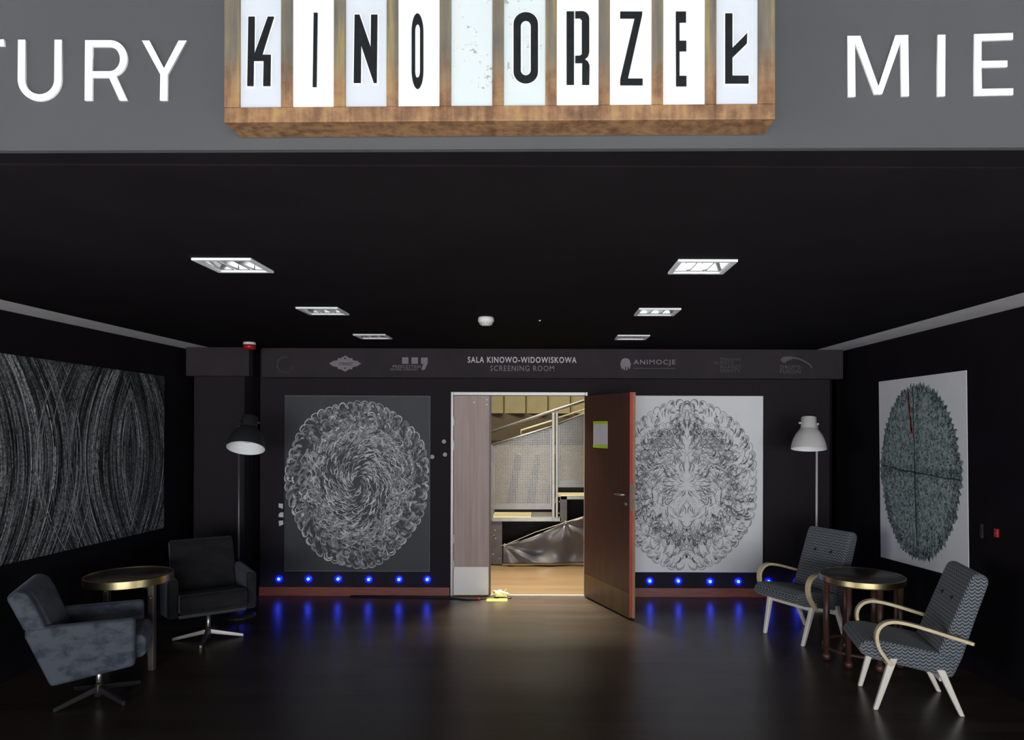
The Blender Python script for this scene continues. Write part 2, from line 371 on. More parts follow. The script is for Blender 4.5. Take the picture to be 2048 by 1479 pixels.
def thing(name, label, cat, loc=(0, 0, 0), rz=0.0, group=None, kind=None):
    o = bpy.data.objects.new(name, None); COL.objects.link(o); o.empty_display_size = 0.1
    o.location = loc; o.rotation_euler = (0, 0, rz); return tag(o, label, cat, group, kind)
def struct(o, label, cat): return tag(o, label, cat, None, 'structure')
def copy_tree(o, parent=None):
    c = o.copy(); COL.objects.link(c)
    if parent is not None: c.parent = parent
    for ch in list(o.children): copy_tree(ch, c)
    return c
def shape(name, loops, mat, frame_o, frame_x, frame_z, thick, parent=None, grow=0.0, lift=0.0, loc=None):
    """flat outline(s) [(x, z), ...] in metres, filled with holes, given thickness; lies on plane (frame_o, frame_x, frame_z)"""
    cu = bpy.data.curves.new('c', 'CURVE'); cu.dimensions = '2D'; cu.fill_mode = 'BOTH'; cu.extrude = thick / 2; cu.offset = grow
    for lp in loops:
        sp = cu.splines.new('POLY'); sp.points.add(len(lp) - 1); sp.use_cyclic_u = True
        for q, (x, y) in zip(sp.points, lp): q.co = (x, y, 0, 1)
    t = bpy.data.objects.new('t', cu); me = bpy.data.meshes.new_from_object(t)
    bpy.data.objects.remove(t); bpy.data.curves.remove(cu)
    return finish_flat(me, name, mat, frame_o, frame_x, frame_z, lift + thick / 2, parent, loc)
def finish_flat(me, name, mat, o_, fx, fz, lift, parent, loc=None):
    nrm = fx.cross(fz).normalized()
    base = Vector(loc) if loc is not None else Vector((0, 0, 0))
    for v in me.vertices:
        c = v.co.copy(); v.co = o_ + fx * c.x + fz * c.y + nrm * (c.z + lift) - base
    me.materials.clear(); me.materials.append(mat); me.name = name
    ob = bpy.data.objects.new(name, me); COL.objects.link(ob)
    if loc is not None and parent is None: ob.location = loc
    if parent is not None: ob.parent = parent
    return ob
def text_mesh(txt, bold=0.0):
    cu = bpy.data.curves.new('t', 'FONT'); cu.body = txt; cu.size = 1.0; cu.space_character = 1.0 if len(txt) < 2 else 1.18; cu.extrude = 0.0; cu.offset = bold; cu.resolution_u = 3
    t = bpy.data.objects.new('t', cu); me = bpy.data.meshes.new_from_object(t); bpy.data.objects.remove(t); bpy.data.curves.remove(cu); return me
XA, ZA = Vector((1, 0, 0)), Vector((0, 0, 1))
def text_at(txt, x0, x1, y0, y1, Y, mat, name, parent, loc, bold=0.02):
    me = text_mesh(txt, bold)
    xs = [v.co.x for v in me.vertices]; ys = [v.co.y for v in me.vertices]
    a, b = at(x0, y1, Y), at(x1, y0, Y); sx = (b.x - a.x) / (max(xs) - min(xs)); sy = (b.z - a.z) / (max(ys) - min(ys))
    for v in me.vertices:
        v.co.x = (v.co.x - min(xs)) * sx; v.co.y = (v.co.y - min(ys)) * sy
    return finish_flat(me, name, mat, a, XA, ZA, 0.0012, parent, loc)
def arc(cx, cy, rx, ry, a0, a1, n=14):
    return [(cx + rx * math.cos(R(a0 + (a1 - a0) * i / n)), cy + ry * math.sin(R(a0 + (a1 - a0) * i / n))) for i in range(n + 1)]

# ------------------------------------------------------------------ the setting
XL, XR = -3.68, 3.05
m = MB(); m.box(XL, XR, 1.5, YB, -0.1, 0)
struct(m.build('floor', M['floor']), 'dark brown laminate floor of the seating area', 'floor')
m = MB(); m.box(-8, 8, -10, 1.5, -0.1, 0)
struct(m.build('floor_hall', M['hall_floor']), 'pale stone floor of the entrance hall in front', 'floor')
fx = [(-1.632, -1.368), (0.616, 0.880)]; fy = [(3.235, 3.499), (4.583, 4.847), (5.948, 6.212)]
xs = [XL + 0.30] + [v for q in fx for v in q] + [XR - 0.31]; ys = [YH + 0.14] + [v for q in fy for v in q] + [7.7]
m = MB()
for i in range(len(xs) - 1):
    for j in range(len(ys) - 1):
        if (xs[i], xs[i + 1]) in fx and (ys[j], ys[j + 1]) in fy: continue
        m.box(xs[i], xs[i + 1], ys[j], ys[j + 1], CEIL, CEIL + 0.12)
hd = Vector((1, -HT, 0)).normalized(); hn = Vector((-HT, -1, 0)).normalized()     # along the front wall, towards the camera
def hp(x, z, off=0.0): return Vector((x, YH - HT * x, z)) + hn * off
zl, zr = atH(0, 301).z, atH(2048, 294.5).z; xl_, xr_ = atH(0, 301).x, atH(2048, 294).x
zb = lambda x: zl + (zr - zl) * (x - xl_) / (xr_ - xl_)
f_ = [hp(-6, zb(-6) + 0.002, -0.0205), hp(6, zb(6) + 0.002, -0.0205), hp(6, CEIL + 0.12, -0.0205), hp(-6, CEIL + 0.12, -0.0205)]
m.hexa(f_, [Vector((p.x, YH + 0.14, CEIL if i < 2 else p.z)) for i, p in enumerate(f_)])
struct(m.build('ceiling', M['black_ceiling']), 'matt black ceiling above the seating area', 'ceiling')
for k, (a, b, nm) in enumerate(((XL, XL + 0.30, 'left'), (XR - 0.31, XR, 'right'))):
    m = MB(); m.box(a, b, YH + 0.14, 7.7, CEIL, CEIL + 0.12)
    struct(m.build('trim_%d' % (k + 1), M['strip']), 'grey unpainted ceiling strip along the %s wall' % nm, 'ceiling strip')
m = MB(); m.box(XL - 0.12, XL, YH + 0.14, 7.7, 0, CEIL + 0.12)
struct(m.build('wall_left', M['black_wall']), 'black wall on the left with the long streaked board', 'wall')
m = MB(); m.box(XR, XR + 0.12, YH + 0.14, 7.7, 0, CEIL + 0.12)
struct(m.build('wall_right', M['black_wall']), 'black wall on the right with the teal oval poster', 'wall')
DX0, DX1, DZ = at(907, 0, YB).x, at(1176, 0, YB).x, at(1000, 786, YB).z     # door opening
WX0, WX1 = at(523, 0, YB).x, at(1662, 0, YB).x
m = MB(); m.box(WX0, DX0, YB, YB + 0.16, 0, CEIL); m.box(DX1, WX1, YB, YB + 0.16, 0, CEIL); m.box(DX0, DX1, YB, YB + 0.16, DZ, CEIL)
struct(m.build('wall_back', M['cloth_wall']), 'black cloth-covered back wall with the double door in it', 'wall')
m = MB(); m.box(XL, WX0 + 0.3, 7.55, 7.7, 0, CEIL); m.box(WX1 - 0.3, XR, 7.45, 7.7, 0, CEIL); m.box(WX0 + 0.15, WX0 + 0.3, YB + 0.161, 7.55, 0, CEIL); m.box(WX1 - 0.3, WX1 - 0.15, YB + 0.161, 7.45, 0, CEIL)
m.box(XL, XR, 7.36, 7.5, CEIL + 0.1, 4.1)
struct(m.build('wall_recess', M['black_wall']), 'dark recess wall behind the column at the left end', 'wall')
m = MB(); m.box(XL, WX0, YB, 7.6, -0.1, 0); m.box(WX1, XR, YB, 7.6, -0.1, 0); m.box(DX0, DX1, YB, YB + 0.02, -0.1, 0)
struct(m.build('floor_recess', M['floor']), 'dark floor in the recess beside the column', 'floor')
cx0, cx1 = at(389, 0, 7.1).x, at(491, 0, 7.1).x
m = MB(); m.box(cx0, cx1, 7.1, 7.5, 0, CEIL - 0.001)
struct(m.build('column', M['cloth_wall'], bevel=0.015), 'square black column behind the black floor lamp', 'column')
# front wall above the opening
m = MB()
m.hexa([hp(-6, zb(-6)), hp(6, zb(6)), hp(6, 4.2), hp(-6, 4.2)], [hp(-6, zb(-6), -0.02), hp(6, zb(6), -0.02), hp(6, 4.2, -0.02), hp(-6, 4.2, -0.02)])
struct(m.build('wall_front', M['header']), 'grey wall above the opening that carries the cinema sign', 'wall')
# skirting
zs = at(700, 1173.5, YB - 0.02).z
m = MB(); m.box(WX0, DX0 - 0.02, YB - 0.022, YB, 0, zs)
struct(m.build('baseboard_left', M['skirting']), 'red-brown skirting board left of the door', 'skirting')
m = MB(); m.box(DX1 + 0.01, WX1, YB - 0.022, YB, 0, zs)
struct(m.build('baseboard_right', M['skirting']), 'red-brown skirting board right of the door', 'skirting')
# screening room shell
m = MB(); m.box(-5, 5, YB + 0.02, 12.6, -0.1, 0)
struct(m.build('floor_screening_room', M['room_floor']), 'pale oak floor inside the screening room', 'floor')
m = MB(); m.box(-5, 5, 12.4, 12.6, 0, 4.1)
struct(m.build('wall_screening_room', M['room_wall']), 'cream rear wall of the screening room', 'wall')
m = MB(); m.box(-5.1, -5, 7.5, 12.6, 0, 4.1); m.box(5, 5.1, 7.5, 12.6, 0, 4.1); m.box(-5, XL, 7.36, 7.5, 0, 4.1); m.box(XR, 5, 7.36, 7.5, 0, 4.1)
struct(m.build('wall_screening_sides', M['room_wall']), 'cream side walls of the screening room', 'wall')
m = MB(); m.box(-5.1, 5.1, 7.36, 12.6, 4.1, 4.2)
struct(m.build('ceiling_screening_room', M['band']), 'ceiling of the screening room', 'ceiling')
a, b = at(960, 880, 12.3), at(1230, 826, 12.3)
m = MB(); m.box(-2.5, 3.0, 12.3, 12.4, a.z, b.z)
struct(m.build('trim_3', M['band']), 'dark grey band across the rear wall of the screening room', 'wall band')
zt0 = at(1000, 826, 12.3).z
edges = [930, 967, 1007.5, 1052, 1096, 1141, 1186]
for i in range(6):
    a, b = at(edges[i], 826, 12.2), at(edges[i + 1], 700, 12.2); d = 0.05
    mm = MB(); v0 = Vector((a.x, 12.22, zt0)); x0, x1 = a.x + 0.01, b.x - 0.01
    mm.hexa([Vector((x0, 12.395, zt0)), Vector((x0, 12.30, zt0)), Vector((x1, 12.16, zt0)), Vector((x1, 12.395, zt0))],
            [Vector((x0, 12.395, 3.9)), Vector((x0, 12.30, 3.9)), Vector((x1, 12.16, 3.9)), Vector((x1, 12.395, 3.9))])
    words = ['mostly hidden left of the doorway', 'in the doorway, leftmost in view', 'in the doorway, second in view', 'in the doorway, third in view', 'in the doorway, above the upper handrail', 'hidden behind the open door leaf']
    tag(mm.build('acoustic_panel', M['panel'], loc=((x0 + x1) / 2, 12.3, zt0)), 'cream slanted acoustic wall panel ' + words[i], 'acoustic panel', 'acoustic panels on the screening room wall')

# ------------------------------------------------------------------ door frame and leaves
m = MB(); yf = YB - 0.03
xa, xb, zt = at(904, 0, yf).x, at(1178, 0, yf).x, at(1040, 783.5, yf).z
m.box(xa, xa + 0.026, yf, YB + 0.16, 0, zt); m.box(xb - 0.026, xb, yf, YB + 0.16, 0, zt); m.box(xa + 0.026, xb - 0.026, yf, YB + 0.16, zt - 0.034, zt)
struct(m.build('trim_4', M['steel'], bevel=0.003), 'light steel door frame around the double door', 'door frame')
m = MB(); t0 = at(1014, 0, YB).x; m.box(at(981, 0, YB).x, xb - 0.03, YB - 0.005, YB + 0.035, 0, 0.008)
struct(m.build('trim_5', M['steel']), 'bright metal threshold strip in the doorway', 'threshold')
lx0, lx1 = xa + 0.028, at(981.5, 0, YB).x; lt = zt - 0.038
d1 = thing('door_1', 'closed grey-brown door leaf with a pale kick plate', 'door', (lx0, YB, 0), 0, None, 'structure')
o3 = Vector((lx0, YB, 0))
m = MB(); m.box(lx0, lx1, YB - 0.012, YB + 0.035, 0.012, lt)
m.build('leaf', M['leaf_light'], d1, bevel=0.002).data.transform(Matrix.Translation(-o3))
m = MB(); m.box(lx0 + 0.004, lx1 - 0.006, YB - 0.016, YB - 0.012, 0.014, at(940, 1132.5, YB).z)
m.build('kick_plate', M['kick'], d1).data.transform(Matrix.Translation(-o3))
m = MB(); m.box(lx1, lx1 + 0.016, YB - 0.004, YB + 0.03, 0.012, lt)
m.build('edge_strip', M['leaf_dark'], d1).data.transform(Matrix.Translation(-o3))
for ya, yb_ in ((832, 851), (880, 900), (1067, 1086), (1117, 1137)):
    m = MB(); q = at(907.5, yb_, YB - 0.04); m.rod((q.x, YB - 0.033, q.z), (q.x, YB - 0.033, at(907, ya, YB).z), 0.008)
    m.build('hinge', M['white_plastic'], d1).data.transform(Matrix.Translation(-o3))
for q in ((948, 804), (974, 799), (974, 808.6)):
    p = at(*q, YB - 0.012); m = MB(); m.box(p.x - 0.009, p.x + 0.009, YB - 0.017, YB - 0.012, p.z - 0.005, p.z + 0.005)
    m.build('screw_cap', M['white_plastic'], d1).data.transform(Matrix.Translation(-o3))
# open leaf: local x from the hinge along the leaf, y = thickness (negative side is seen)
hz = Vector((at(1172, 0, YB).x - 0.004, YB - 0.03, 0)); tip = atZ(1259, 1236.5, 0.012)
ang = math.atan2(tip.y - hz.y, tip.x - hz.x); L2 = math.hypot(tip.y - hz.y, tip.x - hz.x)
d2 = thing('door_2', 'open dark red-brown door leaf with a red edge and a taped notice', 'door', hz, ang, None, 'structure')
T = 0.056
# with x pointing out of the wall, the face towards the doorway is -y... (hinge side right): thickness grows to +y
m = MB(); m.box(0, L2 - 0.006, 0, T, 0.012, lt + 0.0); m.build('leaf', M['leaf_dark'], d2, bevel=0.002)
m = MB(); m.box(L2 - 0.006, L2, -0.001, 0.028, 0.02, lt); m.build('red_edge', M['red_edge'], d2)
m = MB(); m.box(L2 - 0.006, L2 + 0.001, 0.028, T, 0.012, lt); m.build('pale_edge', M['edge_wood'], d2)
m = MB(); m.box(0.01, L2 - 0.008, -0.004, 0.0, 0.016, 0.235); m.build('kick_plate', M['leaf_kick'], d2)
hz_z = atZ(1250, 1236.5).y; hz_h = CAMZ - (987 - CY) * 6.42 / F
m = MB(); m.rod((L2 - 0.06, 0, hz_h), (L2 - 0.06, -0.05, hz_h), 0.009); m.tube([(L2 - 0.06, -0.05, hz_h), (L2 - 0.085, -0.056, hz_h), (L2 - 0.19, -0.056, hz_h - 0.006)], [0.010, 0.010, 0.008])
hd_ = m.build('handle', M['chrome'], d2)
m = MB(); m.rod((L2 - 0.06, 0, hz_h - 0.085), (L2 - 0.06, -0.016, hz_h - 0.085), 0.017); m.build('key_lock', M['chrome'], d2)
m = MB(); m.box(L2, L2 + 0.003, 0.004, 0.030, hz_h - 0.14, hz_h + 0.10); m.build('lock_plate', M['steel'], d2)
m = MB(); m.rod((L2 - 0.06, T, hz_h), (L2 - 0.06, T + 0.05, hz_h), 0.009); m.tube([(L2 - 0.06, T + 0.05, hz_h), (L2 - 0.085, T + 0.056, hz_h), (L2 - 0.19, T + 0.056, hz_h - 0.006)], [0.010, 0.010, 0.008]); m.build('handle', M['chrome'], d2)
# notice taped to the leaf
def leafX(px):      # distance along the leaf seen at a pixel column
    k = (px - CX) / F; c, s = math.cos(ang), math.sin(ang); return (k * hz.y - hz.x) / (c - k * s)
xa_, xb_ = leafX(1187), leafX(1215.5)
ym = hz.y + (xa_ + xb_) / 2 * math.sin(ang); za, zc = CAMZ - (893 - CY) * ym / F, CAMZ - (843.5 - CY) * ym / F
base = hz + Matrix.Rotation(ang, 3, 'Z') @ Vector(((xa_ + xb_) / 2, 0, za))
pn = thing('paper_notice', 'white paper notice taped to the open door leaf', 'notice', base, ang); hw = (xb_ - xa_) / 2
m = MB(); m.box(-hw, hw, -0.0022, -0.0006, 0.0, zc - za); m.build('sheet', M['paper'], pn)
for z0, z1 in ((-0.01, 0.024), (zc - za - 0.02, zc - za + 0.01)):
    m = MB(); m.box(-hw - 0.003, hw + 0.002, -0.0036, -0.0023, z0, z1); m.build('tape_strip', M['green_tape'], pn)

# ------------------------------------------------------------------ cinema sign (rusty light box)
SO = 0.104
P0 = atH(447.5, 244.7, SO); P1 = atH(1550.5, 237.7, SO)
sx = (P1 - P0).normalized(); sz = Vector((0, 0, 1)); sz = (sz - sx * sz.dot(sx)).normalized(); sn = sx.cross(sz).normalized()   # sn points at the camera
def sg(px, py, off=0.0):                  # (x, z) on the sign's front plane
    u, v = uv_(px, py); d = Vector((u / F, 1, -v / F)); C0 = Vector((0, 0, CAMZ)); t = (P0 - C0).dot(sn) / d.dot(sn); p = C0 + d * t - P0
    return p.dot(sx), p.dot(sz)
SW = (P1 - P0).length; SH = sg(450, -78)[1]
sign = thing('cinema_sign', 'rusty steel light box sign with ten letter panels', 'sign', P0)
FM = Matrix((sx, -sn, sz)).transposed().to_4x4()     # local (x, depth, z)
sign.rotation_euler = FM.to_euler()
pan = [(479.4, 561.6), (584.7, 667.2), (690.6, 773), (796, 878.8), (902, 984.7), (1007.6, 1091), (1113.5, 1197.4), (1220, 1303.7), (1326.7, 1410.5), (1433, 1516.5)]
zbt = sg(1000, 210.5)[1]; ztp = SH - 0.047
px_ = [(sg(a, 100)[0], sg(b, 100)[0]) for a, b in pan]
m = MB(); m.box(0, SW, 0, SO - 0.003, 0, zbt); m.box(0, SW, 0, SO - 0.003, ztp, SH)
m.box(0, px_[0][0], 0, SO - 0.003, zbt, ztp); m.box(px_[-1][1], SW, 0, SO - 0.003, zbt, ztp)
m.box(px_[0][0], px_[-1][1], 0.05, SO - 0.003, zbt, ztp)
m.build('frame', M['rust'], sign, bevel=0.0025)
for i in range(9):
    m = MB(); m.box(px_[i][1], px_[i + 1][0], 0.001, 0.05, zbt, ztp); m.build('mullion', M['rust'], sign)
c1 = lambda pts: [(420 + x / 3.2, y / 3.2) for x, y in pts]
c2 = lambda pts: [(1000 + x / 3.303, y / 3.303) for x, y in pts]
def capsule(x0, x1, y0, y1, cap):
    cx_, rx = (x0 + x1) / 2, (x1 - x0) / 2
    return arc(cx_, y0 + cap, rx, cap, 180, 360, 16) + arc(cx_, y1 - cap, rx, cap, 0, 180, 16)
G = [
 [c1([(243, 103), (283, 103), (281, 345), (368, 103), (407, 103), (331, 347), (386, 347), (383, 547), (338, 547), (341, 386), (277, 386), (275, 547), (236, 547)])],
 [c1([(662, 78), (686, 78), (679, 553), (655, 553)])],
 [c1([(924, 90), (955, 90), (1027, 300), (1029, 90), (1070, 90), (1065, 527), (1046, 527), (965, 285), (963, 527), (918, 527)])],
 [c1(capsule(1289, 1364, 82, 565, 120)), c1(capsule(1311, 1343, 150, 495, 45))],
 [],
 [c2(capsule(89, 251, 77, 547, 78)), c2(capsule(137, 203, 133, 495, 35))],
 [c2([(440, 72), (489, 72), (489, 556), (440, 556)]), c2([(498, 72), (540, 70)] + arc(540, 120, 50, 50, 270, 360, 8) + [(590, 340), (582, 368), (560, 388), (582, 404), (592, 430), (590, 556), (543, 556), (543, 412), (498, 412), (498, 366), (530, 364), (541, 355), (541, 130), (530, 116), (498, 116)])],
 [c2([(795, 73), (941, 73), (939, 100), (846, 516), (943, 516), (943, 559), (795, 559), (795, 520), (890, 117), (795, 117)])],
 [c2([(1163, 73), (1230, 73), (1230, 144), (1187, 144), (1187, 266), (1232, 266), (1232, 334), (1187, 334), (1187, 498), (1233, 498), (1233, 566), (1165, 566)])],
 [c2([(1490, 85), (1537, 85), (1537, 313), (1635, 214), (1632, 284), (1537, 377), (1537, 496), (1644, 496), (1644, 548), (1490, 548)])]]
kinds = ['panel_grey', 'panel_white', 'panel_grey', 'panel_white', 'panel_worn', 'panel_worn', 'panel_white', 'panel_white', 'panel_white', 'panel_grey']
O0 = Vector((0, 0, 0))
for i, (x0, x1) in enumerate(px_):
    m = MB(); m.box(x0, x1, 0.006, 0.012, zbt, ztp)
    p = m.build('panel', M[kinds[i]], sign)
    if G[i]:
        loops = [[sg(*q) for q in lp] for lp in G[i]]
        if i in (0, 2, 5, 9):
            shape('letter_outline', loops, M['halo'], O0, XA, ZA, 0.001, p, 0.0035, -0.0058)
        shape('letter', loops, M['ink'], O0, XA, ZA, 0.003, p, 0.0, -0.0045)

# raised white letters on the front wall
hframe_o = hp(0, 0); 
def hg(px, py):
    p = atH(px, py, 0.006); return ((p - hp(0, 0)).dot(hd), p.z)
l1 = lambda pts: [(x / 4.452, y / 4.452) for x, y in pts]
l2 = lambda pts: [(1600 + x / 4.571, y / 4.571) for x, y in pts]
WL = [
 ('T', [[(-88, 79), (8, 78.6), (8, 91.5), (-33, 91.5), (-33, 201.5), (-48, 201.5), (-48, 91.8), (-88, 92)]], 'white raised letter T cut by the left picture edge'),
 ('U', [l1([(160, 353), (226, 353)] + [(222, 700)] + arc(352, 708, 130, 130, 180, 0, 16) + [(485, 353), (550, 353)] + arc(352, 703, 195, 195, 0, 180, 22))], 'white raised letter U on the grey wall'),
 ('R', [l1([(757, 357), (980, 357)] + arc(980, 520, 153, 163, 270, 430, 22) + [(1133, 893), (1063, 893), (970, 690), (822, 690), (820, 893), (753, 893)]), l1([(822, 415), (975, 415)] + arc(975, 524, 93, 109, 270, 450, 16) + [(822, 633)])], 'white raised letter R on the grey wall left of the sign'),
 ('Y', [l1([(1263, 360), (1330, 360), (1460, 606), (1590, 360), (1663, 360), (1492, 662), (1488, 893), (1423, 893), (1427, 662)])], 'white raised letter Y on the grey wall left of the sign'),
 ('M', [l2([(433, 327), (552, 327), (717, 787), (872, 321), (990, 318), (997, 877), (928, 878), (920, 385), (752, 858), (680, 860), (503, 390), (508, 882), (441, 884)])], 'white raised letter M on the grey wall right of the sign'),
 ('I', [l2([(1258, 318), (1330, 316), (1327, 876), (1257, 878)])], 'white raised letter I on the grey wall right of the sign'),
 ('E', [l2([(1592, 311), (1948, 300), (1948, 360), (1660, 371), (1660, 556), (1897, 552), (1897, 610), (1660, 616), (1663, 811), (1950, 806), (1950, 866), (1595, 872)])], 'white raised letter E on the grey wall by the right picture edge')]
for ch, loops, lab in WL:
    lp = [[hg(*q) for q in l] for l in loops]
    c = hp(0, 0) + hd * (sum(q[0] for q in lp[0]) / len(lp[0])) + ZA * min(q[1] for q in lp[0])
    tag(shape('wall_letter', lp, M['white_letter'], hp(0, 0), hd, ZA, 0.006, None, 0, 0.0, c), lab, 'letter', 'raised white letters on the front wall')

# ------------------------------------------------------------------ ceiling fittings
def make_light():
    t = thing('ceiling_light', '', 'ceiling light'); s = 0.132; w_ = 0.016
    m = MB(); m.box(-s - 0.006, s + 0.006, -s - 0.006, -s + w_, -0.012, 0.0); m.box(-s - 0.006, s + 0.006, s - w_, s + 0.006, -0.012, 0.0)
    m.box(-s - 0.006, -s + w_, -s + w_, s - w_, -0.012, 0.0); m.box(s - w_, s + 0.006, -s + w_, s - w_, -0.012, 0.0)
    m.build('frame', M['white_frame'], t, bevel=0.002)
    m = MB(); q = s - 0.002
    m.face([(-q, -q, 0), (-q, q, 0), (-q * .8, q * .8, .07), (-q * .8, -q * .8, .07)]); m.face([(q, -q, 0), (q * .8, -q * .8, .07), (q * .8, q * .8, .07), (q, q, 0)])
    m.face([(-q, q, 0), (q, q, 0), (q * .8, q * .8, .07), (-q * .8, q * .8, .07)]); m.face([(-q, -q, 0), (-q * .8, -q * .8, .07), (q * .8, -q * .8, .07), (q, -q, 0)])
    m.face([(-q * .8, -q * .8, .07), (-q * .8, q * .8, .07), (q * .8, q * .8, .07), (q * .8, -q * .8, .07)])
    m.build('reflector', M['mirror'], t, recalc=False)
    for x in (-0.040, 0.040):
        m = MB(); m.prism([(x - 0.003, -0.006), (x + 0.003, -0.006), (x + 0.011, 0.034), (x - 0.011, 0.034)], -q + 0.012, q - 0.012); m.build('louvre', M['mirror'], t)
    for y in (-0.035, 0.04):
        m = MB(); m.rod((-q * .7, y, 0.05), (q * .7, y, 0.05), 0.012); m.build('lamp_tube', M['tube'], t)
    return t
cl0 = make_light(); first = True
rows = ['nearest the front edge of the ceiling', 'middle one of its row', 'nearest the back wall']
for sgn, (x0, x1) in zip(('left', 'right'), fx):
    for j, (y0, y1) in enumerate(fy):
        t = cl0 if first else copy_tree(cl0); first = False
        t.location = ((x0 + x1) / 2, (y0 + y1) / 2, CEIL); t['label'] = 'square louvred ceiling light in the %s row, %s' % (sgn, rows[j]); t['group'] = 'louvred ceiling lights'
p = atZ(972, 634, CEIL)
sd = thing('smoke_detector', 'round white smoke detector on the black ceiling', 'smoke detector', p)
m = MB(); m.lathe([(0, 0), (0.052, 0), (0.056, -0.008), (0.058, -0.022), (0.055, -0.034), (0.048, -0.040)]); m.build('housing', M['white_plastic'], sd)
m = MB(); m.lathe([(0.048, -0.040), (0.043, -0.046), (0.033, -0.058), (0.031, -0.060), (0, -0.060)]); m.build('sensor_cap', M['white_plastic'], sd)
for k in range(14):
    a = 2 * math.pi * k / 14; m = MB(); m.box(0.036, 0.046, -0.003, 0.003, -0.053, -0.045, Matrix.Rotation(a, 4, 'Z')); m.build('vent_slot', M['grey_plastic'], sd)
p = atZ(499, 684, CEIL)
fs = thing('fire_sounder', 'red and white round fire alarm sounder on the ceiling', 'alarm', p)
m = MB(); m.lathe([(0, 0), (0.052, 0), (0.056, -0.006), (0.056, -0.024), (0, -0.024)]); m.build('base', M['white_plastic'], fs)
m = MB(); m.lathe([(0.0, -0.024), (0.057, -0.024), (0.058, -0.05), (0.05, -0.064), (0.035, -0.072), (0, -0.074)]); m.build('lens', M['red_plastic'], fs)

p = atZ(1079.5, 640, CEIL); m = MB(); m.lathe([(0, 0), (0.008, 0), (0.007, -0.006), (0, -0.009)], p - p, 16)
o = m.build('ceiling_sensor', M['white_plastic']); o.location = p; tag(o, 'tiny white sensor dot on the black ceiling right of the smoke detector', 'sensor')
# ------------------------------------------------------------------ fascia boards with print
yb = 7.05
a, b = at(524, 755, yb), at(1686, 699, yb)
c0 = Vector((a.x, yb, at(1100, 755.5, yb).z))
fb = thing('fascia_board', 'long dark fascia board printed SALA KINOWO-WIDOWISKOWA above the door', 'sign board', c0)
m = MB(); m.box(a.x, b.x, yb, YB - 0.002, c0.z, CEIL - 0.002); m.build('board', M['board'], fb, loc=None).data.transform(Matrix.Translation(-c0))
a2, b2 = at(372, 751, 7.0), at(498, 693, 7.0); c2_ = Vector((a2.x, 7.0, a2.z))
fb2 = MB(); fb2.box(a2.x, b2.x, 7.0, 7.098, a2.z, CEIL - 0.002); tag(fb2.build('fascia_board', M['board'], loc=c2_), 'short plain dark fascia board on top of the left column', 'sign board')
def T_(txt, x0, x1, y0, y1, mat, nm='lettering', bold=0.02): return text_at(txt, x0, x1, y0, y1, yb, M[mat], nm, fb, c0, bold)
def S_(nm, loops, mat, lift=0.0): 
    return shape(nm, [[(at(x, y, yb).x, at(x, y, yb).z) for x, y in l] for l in loops], M[mat], Vector((0, yb, 0)), XA, ZA, 0.001, fb, 0, 0.0004 + lift, c0)
T_('SALA KINOWO-WIDOWISKOWA', 935.5, 1153, 713.6, 725, 'print_white', bold=0.016)
T_('SCREENING ROOM', 980.5, 1108, 730.8, 741.5, 'print_grey', bold=0.008)
# emblem: spiked lens
e8 = lambda pts: [(540 + x / 10.24, 700 + y / 10.24) for x, y in pts]
S_('emblem', [e8([(1213, 275), (1290, 220), (1390, 203), (1390, 160), (1440, 165), (1545, 107), (1635, 165), (1690, 160), (1690, 203), (1790, 220), (1865, 275), (1790, 325), (1690, 350), (1680, 395), (1630, 385), (1540, 440), (1440, 388), (1390, 385), (1390, 350), (1290, 328)])], 'print_grey')
text_at('STERNFEST', 540 + 138, 540 + 165.5, 724.2, 730.2, yb - 0.0012, M['board'], 'emblem_lettering', fb, c0, 0.02)
for cy_, r_ in ((716.5, 1.8), (736, 1.5)):
    S_('emblem_star', [arc(690.4, cy_, r_, r_ * 1.2, 0, 360, 6)[:-1]], 'board', 0.0012)
# ring of small letters
S_('ring_disc', [arc(570, 729.5, 9.5, 10, 0, 360, 24)[:-1]], 'board', 0.0001)
def ring_text(txt, a0, a1, rad, cx_, cy_):
    for i, ch in enumerate(txt):
        if ch == ' ': continue
        t_ = R(a0 + (a1 - a0) * i / (len(txt) - 1)); me = text_mesh(ch, 0.02)
        xs_ = [v.co.x for v in me.vertices]; mx = (max(xs_) + min(xs_)) / 2; k = 5.6 * yb / F; rot = math.pi / 2 - t_ + math.pi
        for v in me.vertices:
            x, y = (v.co.x - mx) * k, (v.co.y - 0.35) * k; rr = math.pi / 2 - t_
            v.co.x, v.co.y = x * math.cos(rr) + y * math.sin(rr), -x * math.sin(rr) + y * math.cos(rr)
        p = at(cx_ + rad * math.cos(t_), cy_ - rad * math.sin(t_), yb)
        finish_flat(me, 'ring_letter', M['print_dim'], p, XA, ZA, 0.001, fb, c0)
ring_text('WIDERNA', 195, 80, 15.5, 570, 729)
ring_text('IIIIIIIIII', 345, 215, 15.5, 570, 729)
# squares and comma
q8 = lambda pts: [(760 + x / 10.24, 700 + y / 10.24) for x, y in pts]
S_('print_square', [q8([(452, 145), (582, 145), (582, 277), (452, 277)])], 'print_grey'); S_('print_square', [q8([(645, 147), (778, 147), (778, 277), (645, 277)])], 'print_grey')
S_('print_comma', [q8([(840, 150), (976, 150), (976, 270), (912, 402), (848, 402), (885, 280), (840, 280)])], 'print_grey')
T_('PRZECZYTANI', 785.5, 841.5, 729.8, 735.2, 'print_grey', bold=0.008); T_('FESTIWAL LITERATURY', 781, 836, 736.6, 740.4, 'print_grey', bold=0.008)
